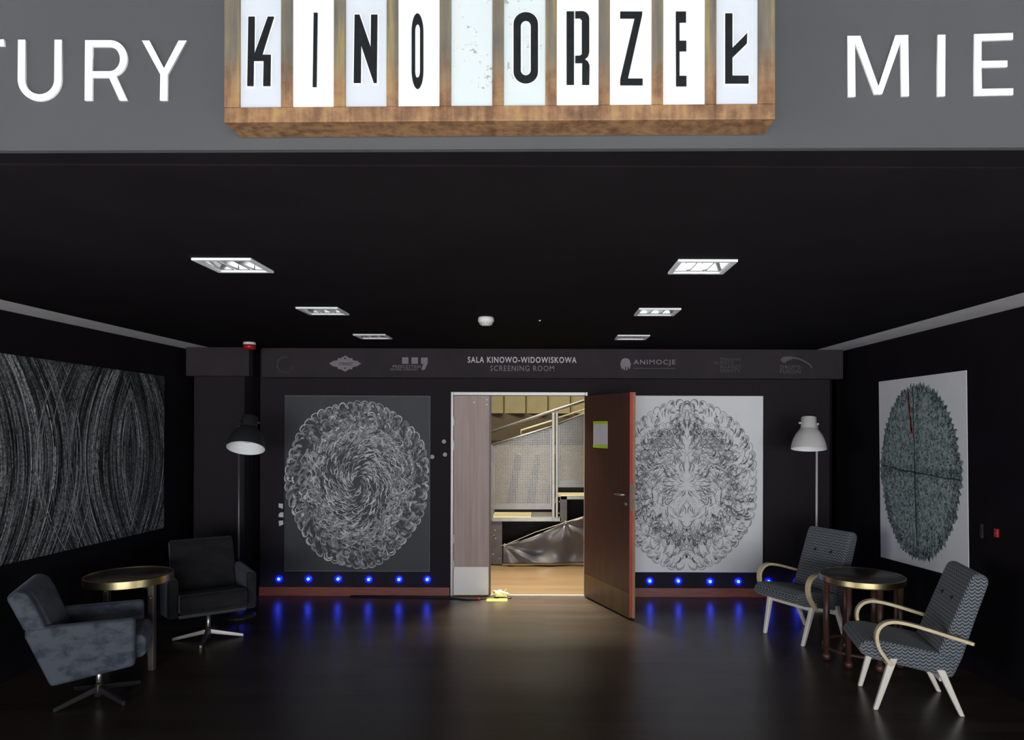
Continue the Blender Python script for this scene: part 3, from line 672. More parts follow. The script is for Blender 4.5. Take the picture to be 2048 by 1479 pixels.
# jellyfish mark
j8 = lambda pts: [(1220 + x / 10.24, 700 + y / 10.24) for x, y in pts]
S_('jellyfish_mark', [j8([(210, 290), (225, 235)] + arc(318, 240, 94, 78, 180, 360, 14) + [(412, 240), (430, 290), (414, 320), (412, 375), (385, 380), (375, 340), (360, 340), (358, 405), (328, 410), (325, 335), (308, 335), (306, 408), (280, 405), (270, 380), (262, 340), (255, 382), (225, 378), (222, 320)])], 'print_grey')
T_('ANIMOCJE', 1267, 1351, 719, 731.2, 'print_grey', bold=0.014)
S_('print_line', [[(1267, 735.6), (1350, 735.8), (1350, 737), (1267, 736.8)]], 'print_dim')
T_('16', 1428.5, 1436, 721, 728, 'print_dim', bold=0.0); T_('Millennium', 1440, 1481, 714.5, 720.3, 'print_dim', bold=0.0); T_('DOCS', 1440, 1467, 721.3, 728, 'print_dim', bold=0.0)
T_('AGAINST', 1440, 1482, 729.3, 736.3, 'print_dim', bold=0.0); T_('GRAVITY', 1440, 1480, 737.3, 744, 'print_dim', bold=0.0)
T_('DRUMS', 1560.5, 1601, 729.8, 737.2, 'print_dim', bold=0.012); T_('FUSION', 1560.5, 1601, 738.8, 746.2, 'print_dim', bold=0.012)
w8 = lambda pts: [(1410 + x / 8.904, 700 + y / 8.904) for x, y in pts]
S_('brush_swoosh', [w8([(1345, 165), (1370, 130), (1440, 110), (1540, 113), (1660, 135), (1780, 185), (1870, 245), (1912, 300), (1890, 330), (1865, 275), (1780, 215), (1670, 165), (1570, 150), (1470, 190), (1420, 215), (1460, 230), (1400, 225), (1355, 195)])], 'print_dim')
S_('brush_swoosh', [w8([(1700, 235), (1800, 265), (1890, 325), (1860, 345), (1780, 300)])], 'board', 0.0002)

# ------------------------------------------------------------------ posters on the back wall
def poster(name, label, x0, x1, y0, y1, mat):
    a, b = at(x0, y1, 7.17), at(x1, y0, 7.17); c = Vector(((a.x + b.x) / 2, 7.17, a.z))
    t = thing(name, label, 'poster', c); w_, h_ = b.x - a.x, b.z - a.z
    m = MB(); m.box(-w_ / 2, w_ / 2, 0, 0.028, 0, h_); m.build('board', mat, t, bevel=0.002); return t, w_, h_
def scallop_art(fr, rx, ry, seed, mirror, wmul=1.0):
    rnd = random.Random(seed); mb = MB()
    def st(pts, w0, mi):
        n = len(pts); ws = [w0 * (0.25 + 0.75 * math.sin(math.pi * (i + 0.4) / (n - 0.2)) ** 0.7) for i in range(n)]
        q = [(rx * r_ * math.sin(a), ry * r_ * math.cos(a)) for r_, a in pts]; l = rnd.uniform(0.0003, 0.0016)
        mb.ribbon(q, ws, fr, mi, l)
        if mirror: mb.ribbon([(-x, y) for x, y in q], ws, fr, mi, l)
    span = math.pi if mirror else 2 * math.pi
    wob = [rnd.uniform(0, 6.28) for _ in range(6)]
    R_ = lambda a: 1 - 0.022 * (1 + math.sin(3 * a + wob[0])) - 0.012 * (1 + math.sin(7 * a + wob[1]))
    bands = [(1.0, 0.12, 58), (0.90, 0.10, 60), (0.815, 0.10, 56), (0.73, 0.09, 58), (0.65, 0.08, 54)]
    for bi, (ro, depth, n) in enumerate(bands):
        n2 = n // 2 if mirror else n; da = span / n2
        for i in range(n2):
            if bi and rnd.random() < 0.12: continue
            a = (i + 0.5 * (bi % 2)) * da + rnd.uniform(-0.25, 0.25) * da; wd = da * rnd.uniform(0.95, 1.7); ro2 = ro * R_(a) - rnd.uniform(0, 0.012 + 0.015 * (bi > 0)); sk = rnd.uniform(-0.5, 0.9) * da
            if bi == 0: a = i * da; wd = da * rnd.uniform(1.05, 1.25); sk *= 0.4
            for k in range(rnd.choice((2, 3, 4, 5, 6))):
                s_ = 1 - 0.10 * k - rnd.uniform(0, 0.06); dep = depth * rnd.uniform(0.55, 1.1)
                e0 = rnd.uniform(0, 0.45); e1 = rnd.uniform(0.6, 1.0) if rnd.random() < .6 else min(1, e0 + .35)
                if k == 0 and bi == 0: e0, e1 = 0.06, 0.94
                pts = []
                for j in range(11):
                    t_ = e0 + (e1 - e0) * j / 10; ph = math.pi * t_
                    pts.append((ro2 - 0.014 * k - dep * (1 - math.sin(ph) ** 0.5), a + sk * (1 - math.sin(ph)) - wd * s_ * 0.5 * math.cos(ph)))
                st(pts, (rnd.choice((0.006, 0.008, 0.010)) if (k == 0 and bi == 0) else rnd.choice((0.003, 0.005, 0.007, 0.010, 0.015))) * wmul, rnd.choice((0, 0, 1)) if (k == 0 and bi == 0) else rnd.choice((0, 1, 1, 2)))
            for k in range(rnd.choice((2, 4, 6, 8))):      # dry-brush smears inside the scallop
                a1 = a + rnd.uniform(-0.5, 0.5) * da; r0 = ro2 - rnd.uniform(0.015, 0.09); ln = rnd.uniform(0.02, 0.08)
                st([(r0 - ln * j / 5, a1 + 0.3 * da * math.sin(j / 5 * 2)) for j in range(6)], rnd.choice((0.003, 0.005, 0.010, 0.022, 0.03)) * wmul, rnd.choice((1, 2, 2)))
    for i in range(2700 if not mirror else 1500):          # inner swirl of short curved strokes
        r0 = 0.68 * math.sqrt(rnd.uniform(0.002, 1)); a = rnd.uniform(0, span)
        if rnd.random() < 0.12 + 0.55 * max(0, math.sin(2 * a + 6 * r0 + 1)): continue
        ln = rnd.uniform(0.04, 0.13); cv = rnd.uniform(0.3, 2.2)
        px, py = r0 * math.sin(a), r0 * math.cos(a); rad = math.atan2(math.cos(a), math.sin(a))
        if mirror: dirn = rad - rnd.choice((0.1, 0.3, 0.6, 1.2)); cv = -cv if r0 > 0.3 else cv
        else: dirn = rad - rnd.uniform(0.45, 1.05); cv = -cv
        pts = []
        for j in range(8):
            rr, aa = math.hypot(px, py), math.atan2(px, py); pts.append((rr, aa))
            px += math.cos(dirn) * ln / 7; py += math.sin(dirn) * ln / 7; dirn += cv / 7
        if mirror and any(q[1] < 0 for q in pts): continue
        st(pts, rnd.choice((0.003, 0.004, 0.005, 0.007, 0.011)) * wmul, rnd.choice((0, 0, 1, 1, 2)))
    for i in range(260 if not mirror else 150):            # small loops
        r0 = rnd.uniform(0.42, 0.80); a = rnd.uniform(0, span); rr = rnd.uniform(0.015, 0.034); a0 = rnd.uniform(0, 6.28); sp_ = rnd.uniform(2.8, 5.6)
        pts = []
        for j in range(10):
            q = a0 + sp_ * j / 9; px, py = r0 * math.sin(a) + rr * math.cos(q), r0 * math.cos(a) + rr * math.sin(q); pts.append((math.hypot(px, py), math.atan2(px, py)))
        if mirror and any(q[1] < 0 for q in pts): continue
        st(pts, rnd.uniform(0.0025, 0.006) * wmul, rnd.choice((0, 1, 2)))
    return mb
t, w_, h_ = poster('dark_poster', 'dark grey poster with a pale scalloped disc, left of the door', 568, 860.5, 791.5, 1141.5, M['poster_dark'])
fr = lambda u, v, l: Vector((u, -0.0008 - l, h_ / 2 + 0.006 + v))
scallop_art(fr, w_ / 2 * 1.03, h_ / 2 * 0.995, 3, False).build('drawing', [M['white_ink'], M['mid_ink'], M['dim_ink']], t, recalc=False)
m = MB(); hw, e = w_ / 2, 0.004
m.box(-hw, hw, -0.001, 0.004, h_ - e, h_ + 0.001); m.box(-hw, hw, -0.001, 0.004, -0.001, e); m.box(hw - e, hw + 0.001, -0.001, 0.004, e, h_ - e)
m.build('edge_line', M['dim_ink'], t)
t, w2, h2 = poster('white_poster', 'white poster with a grey symmetrical scalloped disc, behind the open door', 1233, 1526.5, 791.5, 1143.5, M['poster_white'])
fr2 = lambda u, v, l: Vector((u - 0.032, -0.0008 - l, h2 / 2 - 0.004 + v))
scallop_art(fr2, w2 / 2 * 1.035, h2 / 2 * 0.99, 11, True, 0.62).build('drawing', [M['black_ink'], M['grey_ink'], M['light_ink']], t, recalc=False)

# left wall: long streaked board
zc_ = 1.49
L0 = Vector((XL + 0.004, 6.74, zc_))
lb = thing('streaked_board', 'long black board with grey tyre-like arcs on the left wall', 'wall picture', L0)
far_t, far_b = atX(327, 752, XL + 0.01).z - zc_, atX(326, 1057, XL + 0.03).z - zc_; n_t, n_b = atX(-1, 704.5, XL + 0.03).z - zc_, atX(-1, 1132.5, XL + 0.03).z - zc_
Yn = atX(-1, 800, XL + 0.03).y; k = (6.74 - 3.3) / (6.74 - Yn)
q = [(0, far_b), (0, far_t), (3.3 - 6.74, far_t + (n_t - far_t) * k), (3.3 - 6.74, far_b + (n_b - far_b) * k)]
m = MB(); m.hexa([Vector((0, y, z)) for y, z in q], [Vector((0.006, y, z)) for y, z in q]); m.build('panel', M['streaks'], lb)
rnd = random.Random(5); m = MB(); frl = lambda u, v, l: Vector((0.0064 + l, u, v))
for k_ in range(150):                                      # single sweeping arcs that cross between the lens shapes
    a0 = rnd.choice((0.55, 2.19)); sd_ = rnd.choice((-1, 1)); d = rnd.uniform(0.05, 1.15); cz = rnd.uniform(0.38, 0.55); zm = rnd.uniform(-.5, .5); hl = rnd.uniform(.15, .9)
    run, ws = [], []
    wd_ = rnd.choice((0.003, 0.005, 0.008, 0.012)); mi = rnd.choice((0, 1, 1, 2, 2))
    for j in range(41):
        z = zm - hl + 2 * hl * j / 40; y = -(a0 + sd_ * (d - cz * z * z)); f_ = -y / (6.74 - Yn)
        ok = -3.3 < y < -0.01 and far_b + (n_b - far_b) * f_ + .01 < z < far_t + (n_t - far_t) * f_ - .01
        if ok: run.append((y, z)); ws.append(wd_ * rnd.uniform(.3, 1.1))
        if (not ok or j == 40 or rnd.random() < .06) and run:
            if len(run) > 2: m.ribbon(run, ws, frl, mi, rnd.uniform(0, .0012))
            run, ws = [], []
m.build('arc_strokes', [M['white_ink'], M['mid_ink'], M['dim_ink']], lb, recalc=False)

# right wall: poster with a leafy oval
xw = XR - 0.006
C = [atX(1757.5, 763, xw), atX(1932.5, 740, xw), atX(1937.5, 1160, xw), atX(1761.5, 1113, xw)]     # far-top, near-top, near-bottom, far-bottom
c_ = (C[2] + C[3]) / 2; op = thing('oval_poster', 'white poster with a dark teal jagged oval on the right wall', 'poster', c_)
m = MB(); m.hexa([p - c_ for p in C], [p - c_ + Vector((0.0045, 0, 0)) for p in C]); m.build('board', M['poster_white'], op)
def fro(s_, t_, l):
    a = C[0].lerp(C[1], s_); b = C[3].lerp(C[2], s_); return a.lerp(b, t_) - c_ + Vector((-0.0006 - l, 0, 0))
rnd = random.Random(9); n = 150; ex, ey, erx, ery = 0.485, 0.50, 0.452, 0.458
out = []
for i in range(n):
    a = 2 * math.pi * i / n; rr = 1 + (0.035 if i % 2 else -0.02) * rnd.uniform(0.4, 1.4)
    if abs(math.sin(a)) < 0.13: rr += 0.035
    out.append((ex + erx * rr * math.cos(a), ey - ery * rr * math.sin(a)))
m = MB(); cv_ = m.bm.verts.new(fro(ex, ey, 0)); vs = [m.bm.verts.new(fro(x, y, 0)) for x, y in out]
for i in range(n): m.bm.faces.new((cv_, vs[i], vs[(i + 1) % n]))
m.build('oval_print', M['leaf_fill'], op, recalc=False)
m = MB()
for i in range(2600):
    r_ = math.sqrt(rnd.random()) * 0.99; a = rnd.uniform(0, 2 * math.pi); x, y = ex + erx * r_ * math.cos(a), ey - ery * r_ * math.sin(a)
    d = -a + rnd.uniform(-0.5, 0.5) + (1.57 if rnd.random() < .35 else 0.3); ln = rnd.uniform(0.006, 0.028) * (0.6 + 0.7 * r_); bend = rnd.uniform(-1.4, 1.4)
    pts = []
    for j in range(5):
        pts.append((x, y)); x += math.cos(d) * ln / 4; y += math.sin(d) * ln / 4; d += bend / 4
    edge = r_ > 0.86 or abs(math.sin(a)) * r_ < 0.06 or abs(math.cos(a) - 0.02) * r_ < 0.04
    mi = rnd.choice((0, 0, 0, 1)) if edge else rnd.choice((0, 1, 2, 2, 2))
    m.ribbon(pts, [0.001, 0.007, 0.010, 0.007, 0.001] if mi else [0.001, 0.005, 0.008, 0.005, 0.001], fro, mi, rnd.uniform(0.0003, 0.0014))
for y0, y1, x0, x1, w0 in ((0.478, 0.5, 0.03, 0.33, 0.010), (0.5, 0.53, 0.33, 0.94, 0.011)):
    m.ribbon([(x0 + (x1 - x0) * j / 8, y0 + (y1 - y0) * j / 8 + rnd.uniform(-.004, .004)) for j in range(9)], [w0 * rnd.uniform(.4, 1.3) for j in range(9)], fro, 0, 0.0016)
m.ribbon([(0.445 + 0.03 * j / 10 + rnd.uniform(-.004, .004), 0.05 + 0.9 * j / 10) for j in range(11)], [0.014 * rnd.uniform(.3, 1.2) for j in range(11)], fro, 0, 0.0016)
for k in range(60):
    j0 = rnd.uniform(0, 0.8); x = 0.383 + 0.05 * j0 + rnd.uniform(-.012, .012); y = 0.065 + 0.25 * j0
    m.ribbon([(x, y), (x + 0.006, y + 0.03), (x + 0.010, y + 0.06)], [0.004, 0.013, 0.002], fro, 3, 0.0018)
m.build('brush_marks', [M['leaf_dark_ink'], M['leaf_mid_ink'], M['leaf_pale_ink'], M['leaf_red_ink']], op, recalc=False)

# small marks and fittings on the walls
for (px, py, lab) in ((888, 882.5, 'round grey sticker beside the door hinge, upper of the pair'), (890, 908.5, 'round grey sticker beside the door hinge, lower of the pair'), (864.5, 913, 'round grey sticker half behind the dark poster edge')):
    p = at(px, py, YB); m = MB(); m.rod((p.x, YB - 0.004, p.z), (p.x, YB, p.z), 0.0215, n=24)
    tag(m.build('wall_sticker', M['sticker'], loc=p), lab, 'sticker', 'round grey stickers beside the door')
for pts, lab in (([(557.5, 1006), (566, 1007), (566, 1017), (557.5, 1014)], 'upper'), ([(557.5, 1028), (561, 1024), (567, 1024), (567, 1034), (557.5, 1033)], 'middle'), ([(557.5, 1041), (566, 1040), (567, 1048), (558.5, 1051.5)], 'lower')):
    lp = [(at(x, y, YB).x, at(x, y, YB).z) for x, y in pts]
    tag(shape('wall_mark', [lp], M['white_sticker'], Vector((0, YB, 0)), XA, ZA, 0.003, None, 0, 0.0, Vector((lp[0][0], YB, lp[0][1]))), '%s of three white cut-out marks at the left edge of the dark poster' % lab, 'mark', 'white marks beside the dark poster')
p = atX(1995.5, 1065, XR); cp = thing('call_point', 'small red push button fixed to the right wall', 'call point', p)
m = MB(); m.box(-0.016, 0, -0.020, 0.020, -0.030, 0.030); m.build('housing', M['red_plastic'], cp, bevel=0.004)
m = MB(); m.box(-0.019, -0.016, -0.009, 0.009, -0.011, 0.011); m.build('push_plate', M['red_plastic'], cp)
p = atX(1965, 1061, XR); m = MB(); m.box(XR - 0.012, XR, p.y - 0.014, p.y + 0.014, p.z - 0.05, p.z + 0.05)
tag(m.build('switch_plate', M['board'], loc=p, bevel=0.003), 'narrow dark switch plate on the right wall beside the red button', 'switch')

# blue step lights
def make_led():
    t = thing('step_light', '', 'wall light')
    m = MB(); m.lathe([(0, 0), (0.044, 0), (0.043, 0.003), (0.030, 0.007), (0.016, 0.008)], n=28, mat=Matrix.Rotation(R(90), 4, 'X')); m.build('halo_disc', M['led_halo'], t)  # glowing disc added as the painted halo around the lens
    m = MB(); m.lathe([(0.0, 0.006), (0.017, 0.006), (0.016, 0.012), (0.010, 0.016), (0, 0.017)], n=20, mat=Matrix.Rotation(R(90), 4, 'X')); m.build('lens', M['led_lens'], t)
    d = bpy.data.lights.new('blue_led', 'POINT'); d.energy = 0.22; d.color = (0.03, 0.04, 1.0); d.shadow_soft_size = 0.012
    o = bpy.data.objects.new('blue_led', d); COL.objects.link(o); o.parent = t; o.location = (0, -0.034, -0.006)
    return t
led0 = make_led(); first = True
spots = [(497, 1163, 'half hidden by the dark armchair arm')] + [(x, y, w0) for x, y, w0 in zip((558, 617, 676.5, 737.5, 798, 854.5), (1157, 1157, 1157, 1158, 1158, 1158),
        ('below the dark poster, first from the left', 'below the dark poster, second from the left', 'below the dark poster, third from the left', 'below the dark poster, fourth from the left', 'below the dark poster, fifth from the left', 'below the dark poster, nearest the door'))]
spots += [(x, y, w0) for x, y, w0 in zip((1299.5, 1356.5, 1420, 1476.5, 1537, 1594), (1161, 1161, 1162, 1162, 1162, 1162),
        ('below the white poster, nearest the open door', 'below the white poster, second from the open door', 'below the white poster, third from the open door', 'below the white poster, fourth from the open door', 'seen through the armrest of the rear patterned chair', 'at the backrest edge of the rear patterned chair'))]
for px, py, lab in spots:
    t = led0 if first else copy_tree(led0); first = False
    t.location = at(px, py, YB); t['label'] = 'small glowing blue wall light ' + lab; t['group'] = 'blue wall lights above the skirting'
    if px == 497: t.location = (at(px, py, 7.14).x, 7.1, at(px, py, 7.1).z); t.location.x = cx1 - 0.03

# ------------------------------------------------------------------ inside the doorway: telescopic seating stand, tarpaulin
YT = 8.8
st_o = at(1000, 1127, YT); st_o.z = 0
ts = thing('seating_stand', 'grey steel telescopic seating stand seen through the doorway', 'seating stand', st_o)
loc_ = lambda px, py, Y=YT: at(px, py, Y) - st_o
def poly_box(pts, y0, y1):
    m = MB(); m.hexa([loc_(x, y, y0) for x, y in pts], [loc_(x, y, y0) + Vector((0, y1 - y0, 0)) for x, y in pts]); return m
def perforated(x0, x1, top0, top1, bot, pitch_px=3.35):
    """sheet with real square holes; top edge slopes from top0 to top1"""
    m = MB(); a = loc_(x0, bot); b = loc_(x1, bot); p = pitch_px * YT / F; n = int((b.x - a.x) / p)
    zt0_, zt1_ = loc_(x0, top0).z, loc_(x1, top1).z; ztop = lambda x: zt0_ + (zt1_ - zt0_) * (x - a.x) / (b.x - a.x)
    h = p * 0.27; y = a.y
    for i in range(n):
        xa_, xb_ = a.x + i * p, a.x + (i + 1) * p; z = a.z; cx_ = (xa_ + xb_) / 2
        while z + p < min(ztop(xa_), ztop(xb_)) - 0.005:
            cz = z + p / 2
            o_ = [(xa_, z), (xb_, z), (xb_, z + p), (xa_, z + p)]; q_ = [(cx_ - h, cz - h), (cx_ + h, cz - h), (cx_ + h, cz + h), (cx_ - h, cz + h)]
            edge = (i < 1 or i > n - 2 or z - a.z < p * 1.2)
            if edge: m.face([(x, y, zz) for x, zz in o_])
            else:
                for k in range(4):
                    k2 = (k + 1) % 4; m.face([(o_[k][0], y, o_[k][1]), (o_[k2][0], y, o_[k2][1]), (q_[k2][0], y, q_[k2][1]), (q_[k][0], y, q_[k][1])])
            z += p
        m.face([(xa_, y, z), (xb_, y, z), (xb_, y, ztop(xb_)), (xa_, y, ztop(xa_))])
    bmesh.ops.remove_doubles(m.bm, verts=m.bm.verts, dist=1e-5)
    return m
for args in ((986, 1104, 888, 853, 1013), (1116, 1250, 848, 797, 967)):
    o = perforated(*args).build('side_panel', M['mesh'], ts); s_ = o.modifiers.new('sol', 'SOLIDIFY'); s_.thickness = 0.003
def rail(nm, pts, r, mat='galv', Y=YT):
    m = MB(); m.tube([loc_(x, y, Y) for x, y in pts], r, 12); m.build(nm, M[mat], ts)
rail('panel_rail', [(980, 890.5), (1105, 852.5)], 0.014); rail('panel_rail', [(1116, 847.5), (1250, 795)], 0.014)
rail('handrail', [(975, 866), (1109, 820), (1250, 776)], 0.018, 'galv', YT - 0.03)
rail('guard_rail', [(1042, 871), (1042, 860), (1104, 841)], 0.011, 'deck', YT + 0.05); rail('guard_rail', [(1117, 835), (1163, 820.5), (1250, 795)], 0.011, 'deck', YT + 0.05)
for x0, x1, y0, y1 in ((1104, 1109.5, 825, 1036), (1111.5, 1116, 825, 1036)):
    poly_box([(x0, y1), (x1, y1), (x1, y0), (x0, y0)], YT - 0.06, YT + 0.03).build('post', M['galv'], ts, bevel=0.004)
poly_box([(984, 1018), (1105, 1018), (1105, 1012.5), (984, 1012.5)], YT - 0.02, YT + 0.02).build('panel_frame', M['mesh'], ts)
poly_box([(1116, 974), (1250, 974), (1250, 967), (1116, 967)], YT - 0.02, YT + 0.02).build('panel_frame', M['mesh'], ts)
poly_box([(981, 890), (986, 890), (986, 1040), (981, 1040)], YT - 0.03, YT + 0.02).build('panel_frame', M['mesh'], ts)
def deck(nm, x0, x1, yn, yf_, mat):
    a = loc_(x0, yn, YT - 0.03); b = loc_(x1, yn, YT - 0.03); z = a.z
    m = MB(); m.box(a.x, b.x, a.y, a.y + 1.1, z - 0.02, z); m.build(nm, M[mat], ts)
deck('step_board', 984, 1062, 1033, 1019, 'deck'); deck('step_board', 1063, 1104, 1033, 1019, 'deck_grey'); deck('step_board', 1116, 1250, 990, 976, 'deck')
poly_box([(984, 1042), (1122, 1042), (1122, 1034.5), (984, 1034.5)], YT - 0.05, YT + 0.05).build('beam', M['galv'], ts)
poly_box([(1122, 998), (1250, 998), (1250, 991), (1122, 991)], YT - 0.05, YT + 0.05).build('beam', M['galv'], ts)
poly_box([(1120, 1044), (1134, 1044), (1134, 992), (1120, 992)], YT - 0.05, YT + 0.05).build('bracket', M['dark_steel'], ts)
poly_box([(980, 1128), (1004, 1128), (1004, 1040), (980, 1040)], YT - 0.04, YT + 0.06).build('support_column', M['dark_steel'], ts)
for q in ((986, 1108), (990, 1060), (988, 1070), (991, 1076), (999, 1117), (1119, 1003), (1118, 1026)):
    p = loc_(q[0], q[1], YT - 0.065); m = MB(); m.ball(p, 0.008); m.build('bolt', M['galv'], ts)
m = MB(); m.box(loc_(984, 1040).x, loc_(984, 1040).x + 3.0, 0.45, 0.5, 0.0, 0.72); m.build('dark_backing', M['void'], ts)  # black sheet painting the shade inside the stand
m = MB(); m.box(loc_(1116, 0).x, loc_(984, 1040).x + 3.0, 0.35, 0.40, 0.72, 0.98); m.build('dark_backing', M['void'], ts)  # second black sheet for the same shade, under the upper step
# seats folded on the deck behind the perforated side
for k, (px, Y) in enumerate(((1018, 9.4), (1058, 9.4), (1098, 9.4))):
    a = at(px, 1019, Y) - st_o; m = MB(); z0 = loc_(1000, 1033, YT - 0.03).z
    m.prism([(a.x - 0.05, z0), (a.x + 0.06, z0), (a.x + 0.16, z0 + 0.75), (a.x + 0.08, z0 + 0.78)], a.y, a.y + 0.45); m.build('folded_seat', M['deck_grey'], ts, bevel=0.02)
tp_o = at(1100, 1126, 8.7); tp_o.z = 0
tp = thing('tarpaulin', 'grey tarpaulin tied by eyelets under the seating stand', 'tarpaulin', tp_o)
m = MB(); NX, NZ = 60, 26; grid = []
def topy(x): return 1090 + (1044 - 1090) * (x - 1006) / (1131 - 1006) if x < 1131 else 1044 + (1018 - 1044) * (x - 1131) / 80
for i in range(NX + 1):
    px = 1006 + 204 * i / NX; row = []
    for j in range(NZ + 1):
        t_ = j / NZ; py = topy(px) + (1125.5 - topy(px)) * t_ + (3.5 * math.sin(math.pi * min(1, (px - 1006) / 125)) * (1 - t_))
        d1_ = math.hypot(px - 1009, py - 1090); d2_ = math.hypot(px - 1131, py - 1044); a1_ = math.atan2(py - 1090, px - 1009); a2_ = math.atan2(py - 1044, px - 1131)
        dep = 0.035 * math.sin(a1_ * 9) * min(1, d1_ / 60) + 0.035 * math.sin(a2_ * 6) * math.exp(-d2_ / 60) + 0.02 * math.sin(px * .09 + py * .05)
        p = at(px, py, 8.70) - tp_o; row.append(m.bm.verts.new((p.x, dep * 0.8, max(0.004, p.z))))
    grid.append(row)
for i in range(NX):
    for j in range(NZ):
        f = m.bm.faces.new((grid[i][j], grid[i + 1][j], grid[i + 1][j + 1], grid[i][j + 1])); f.smooth = True
o = m.build('sheet', M['tarp'], tp); s_ = o.modifiers.new('sol', 'SOLIDIFY'); s_.thickness = 0.003
for q in ((1009.5, 1090), (1131.5, 1044)):
    p = at(*q, 8.66) - tp_o; m = MB(); m.ring((0, 0, 0), 0.015, 0.005, 20, 8); bmesh.ops.transform(m.bm, matrix=Matrix.Translation(p) @ Matrix.Rotation(R(90), 4, 'X'), verts=m.bm.verts); m.build('eyelet', M['galv'], tp)
m = MB(); m.tube([at(x, y, 8.68) - tp_o for x, y in ((1000, 1090), (1009, 1090), (1070, 1064), (1131, 1044), (1180, 1028))], 0.005, 8); m.build('cord', M['galv'], tp)

# ------------------------------------------------------------------ things by the threshold
p = atZ(1000, 1194, 0.0); rnd = random.Random(2)
w0 = thing('tape_wad', 'crumpled pale yellow tape lump on the threshold', 'tape', (p.x, 7.14, 0.0))
m = MB(); bmesh.ops.create_icosphere(m.bm, subdivisions=3, radius=1.0)
for v in m.bm.verts:
    c = v.co; k = 1 + 0.16 * math.sin(7 * c.x + 3 * c.y) + 0.12 * math.sin(9 * c.z + 5 * c.x) + rnd.uniform(-.09, .09)
    v.co = Vector((c.x * 0.078 * k, c.y * 0.045 * k, 0.034 + max(-0.034, c.z * 0.036 * k + 0.05 * c.x * -0.2)))
m.build('lump', M['wad'], w0)
m = MB(); m.hexa([(0.03, -0.01, 0.055), (0.06, 0.0, 0.082), (0.065, 0.0, 0.075), (0.045, -0.012, 0.05)], [(0.03, 0.004, 0.055), (0.06, 0.008, 0.082), (0.065, 0.008, 0.075), (0.045, 0.004, 0.05)]); m.build('loose_end', M['wad'], w0)
a, b = atZ(972.5, 1201.8, 0.0), atZ(1015, 1196.5, 0.0); cc = Vector(((a.x + b.x) / 2, a.y, 0))
m = MB(); m.box(a.x, b.x, a.y, b.y, 0.0, 0.003); tag(m.build('floor_tape', M['tape_yellow'], loc=cc), 'bright yellow tape strip stuck on the floor before the threshold', 'tape')
cb = thing('floor_cable', 'thin black cable lying along the foot of the closed door leaf', 'cable', atZ(905, 1195, 0.0)); o_ = Vector(cb.location)
pts = [(700, 1192), (780, 1193), (860, 1194.5), (905, 1195.5), (930, 1198), (955, 1198.5), (975, 1195.5), (995, 1193.8), (1018, 1195.5), (1023, 1195)]
m = MB(); m.tube([atZ(x, y, 0.006) - o_ for x, y in pts], 0.006, 8); m.build('cord', M['cable'], cb)
m = MB(); m.tube([atZ(x, y, 0.013) - o_ for x, y in ((952, 1196.5), (960, 1197))], 0.012, 10); m.build('plug', M['red_cable'], cb)

# ------------------------------------------------------------------ floor lamps
def floor_lamp(label, base, pole_top, rim_c, rim_r, axis, body, pole_m):
    t = thing('floor_lamp', label, 'floor lamp', base); bx = Vector(base)
    m = MB(); m.lathe([(0, 0), (0.15, 0), (0.15, 0.012), (0.14, 0.022), (0.02, 0.026), (0, 0.026)]); m.build('base', body, t)
    m = MB(); m.rod((0, 0, 0.02), (0, 0, pole_top), 0.010); m.build('pole', pole_m, t)
    ax = Vector(axis).normalized()                      # from the rim centre up to the cap
    q = Vector((0, 0, 1)).rotation_difference(ax).to_matrix().to_4x4(); Mx = Matrix.Translation(Vector(rim_c) - bx) @ q; r_ = rim_r
    prof = [(r_, 0), (r_ * .985, .02), (r_ * .95, .05), (r_ * .86, .095), (r_ * .72, .14), (r_ * .56, .175), (r_ * .47, .19)]
    m = MB(); m.lathe(prof, mat=Mx, n=48)
    sh = m.build('shade', body, t)
    m = MB(); m.lathe([(a * 0.985, b - 0.002 if b else 0.0005) for a, b in prof] + [(0, .188)], mat=Mx, n=48); lin = m.build('lining', M['shade_inner'], t); lin['label'] = 'white inside of the shade'
    m = MB(); m.lathe([(0, .30), (r_ * .40, .30), (r_ * .43, .295), (r_ * .44, .21), (r_ * .47, .19)], mat=Mx, n=32); m.build('cap', body, t)
    for s_ in (-1, 1):
        m = MB(); m.tube([Mx @ Vector((s_ * r_ * .43, 0, .24)), Mx @ Vector((s_ * r_ * .58, 0, .24))], [.008, .011], 10); m.build('knob', body, t)
    m = MB(); m.lathe([(0, .05), (.028, .06), (.032, .09), (.02, .13), (.018, .188), (0, .188)], mat=Mx, n=20); m.build('bulb', M['tube'], t)
    m = MB(); c = Mx @ Vector((0, 0, .24)); m.tube([(0, 0, pole_top - .01), (c.x * .5, c.y * .5 + .0, pole_top + .005), (c.x, c.y, c.z)], .009, 10); m.build('arm', pole_m, t)
    return t
YL = 6.4; rc = at(491.5, 896, YL - 0.30)
pb = at(478, 900, YL); floor_lamp('black floor lamp with a white-lined dome shade behind the dark armchair', (pb.x, YL, 0), CAMZ + 0.02, rc, 36.6 * (YL - .30) / F, (-0.05, 0.40, 0.9), M['lamp_black'], M['lamp_grey'])
YR_ = 6.75; rc = at(1617.5, 897.5, YR_ - 0.28)
pb = at(1633.5, 900, YR_); floor_lamp('white floor lamp with a bell shade behind the rear patterned chair', (pb.x, YR_, 0), CAMZ + 0.02, rc, 34.2 * (YR_ - .28) / F, (0.06, 0.17, 0.98), M['lamp_white'], M['lamp_white'])

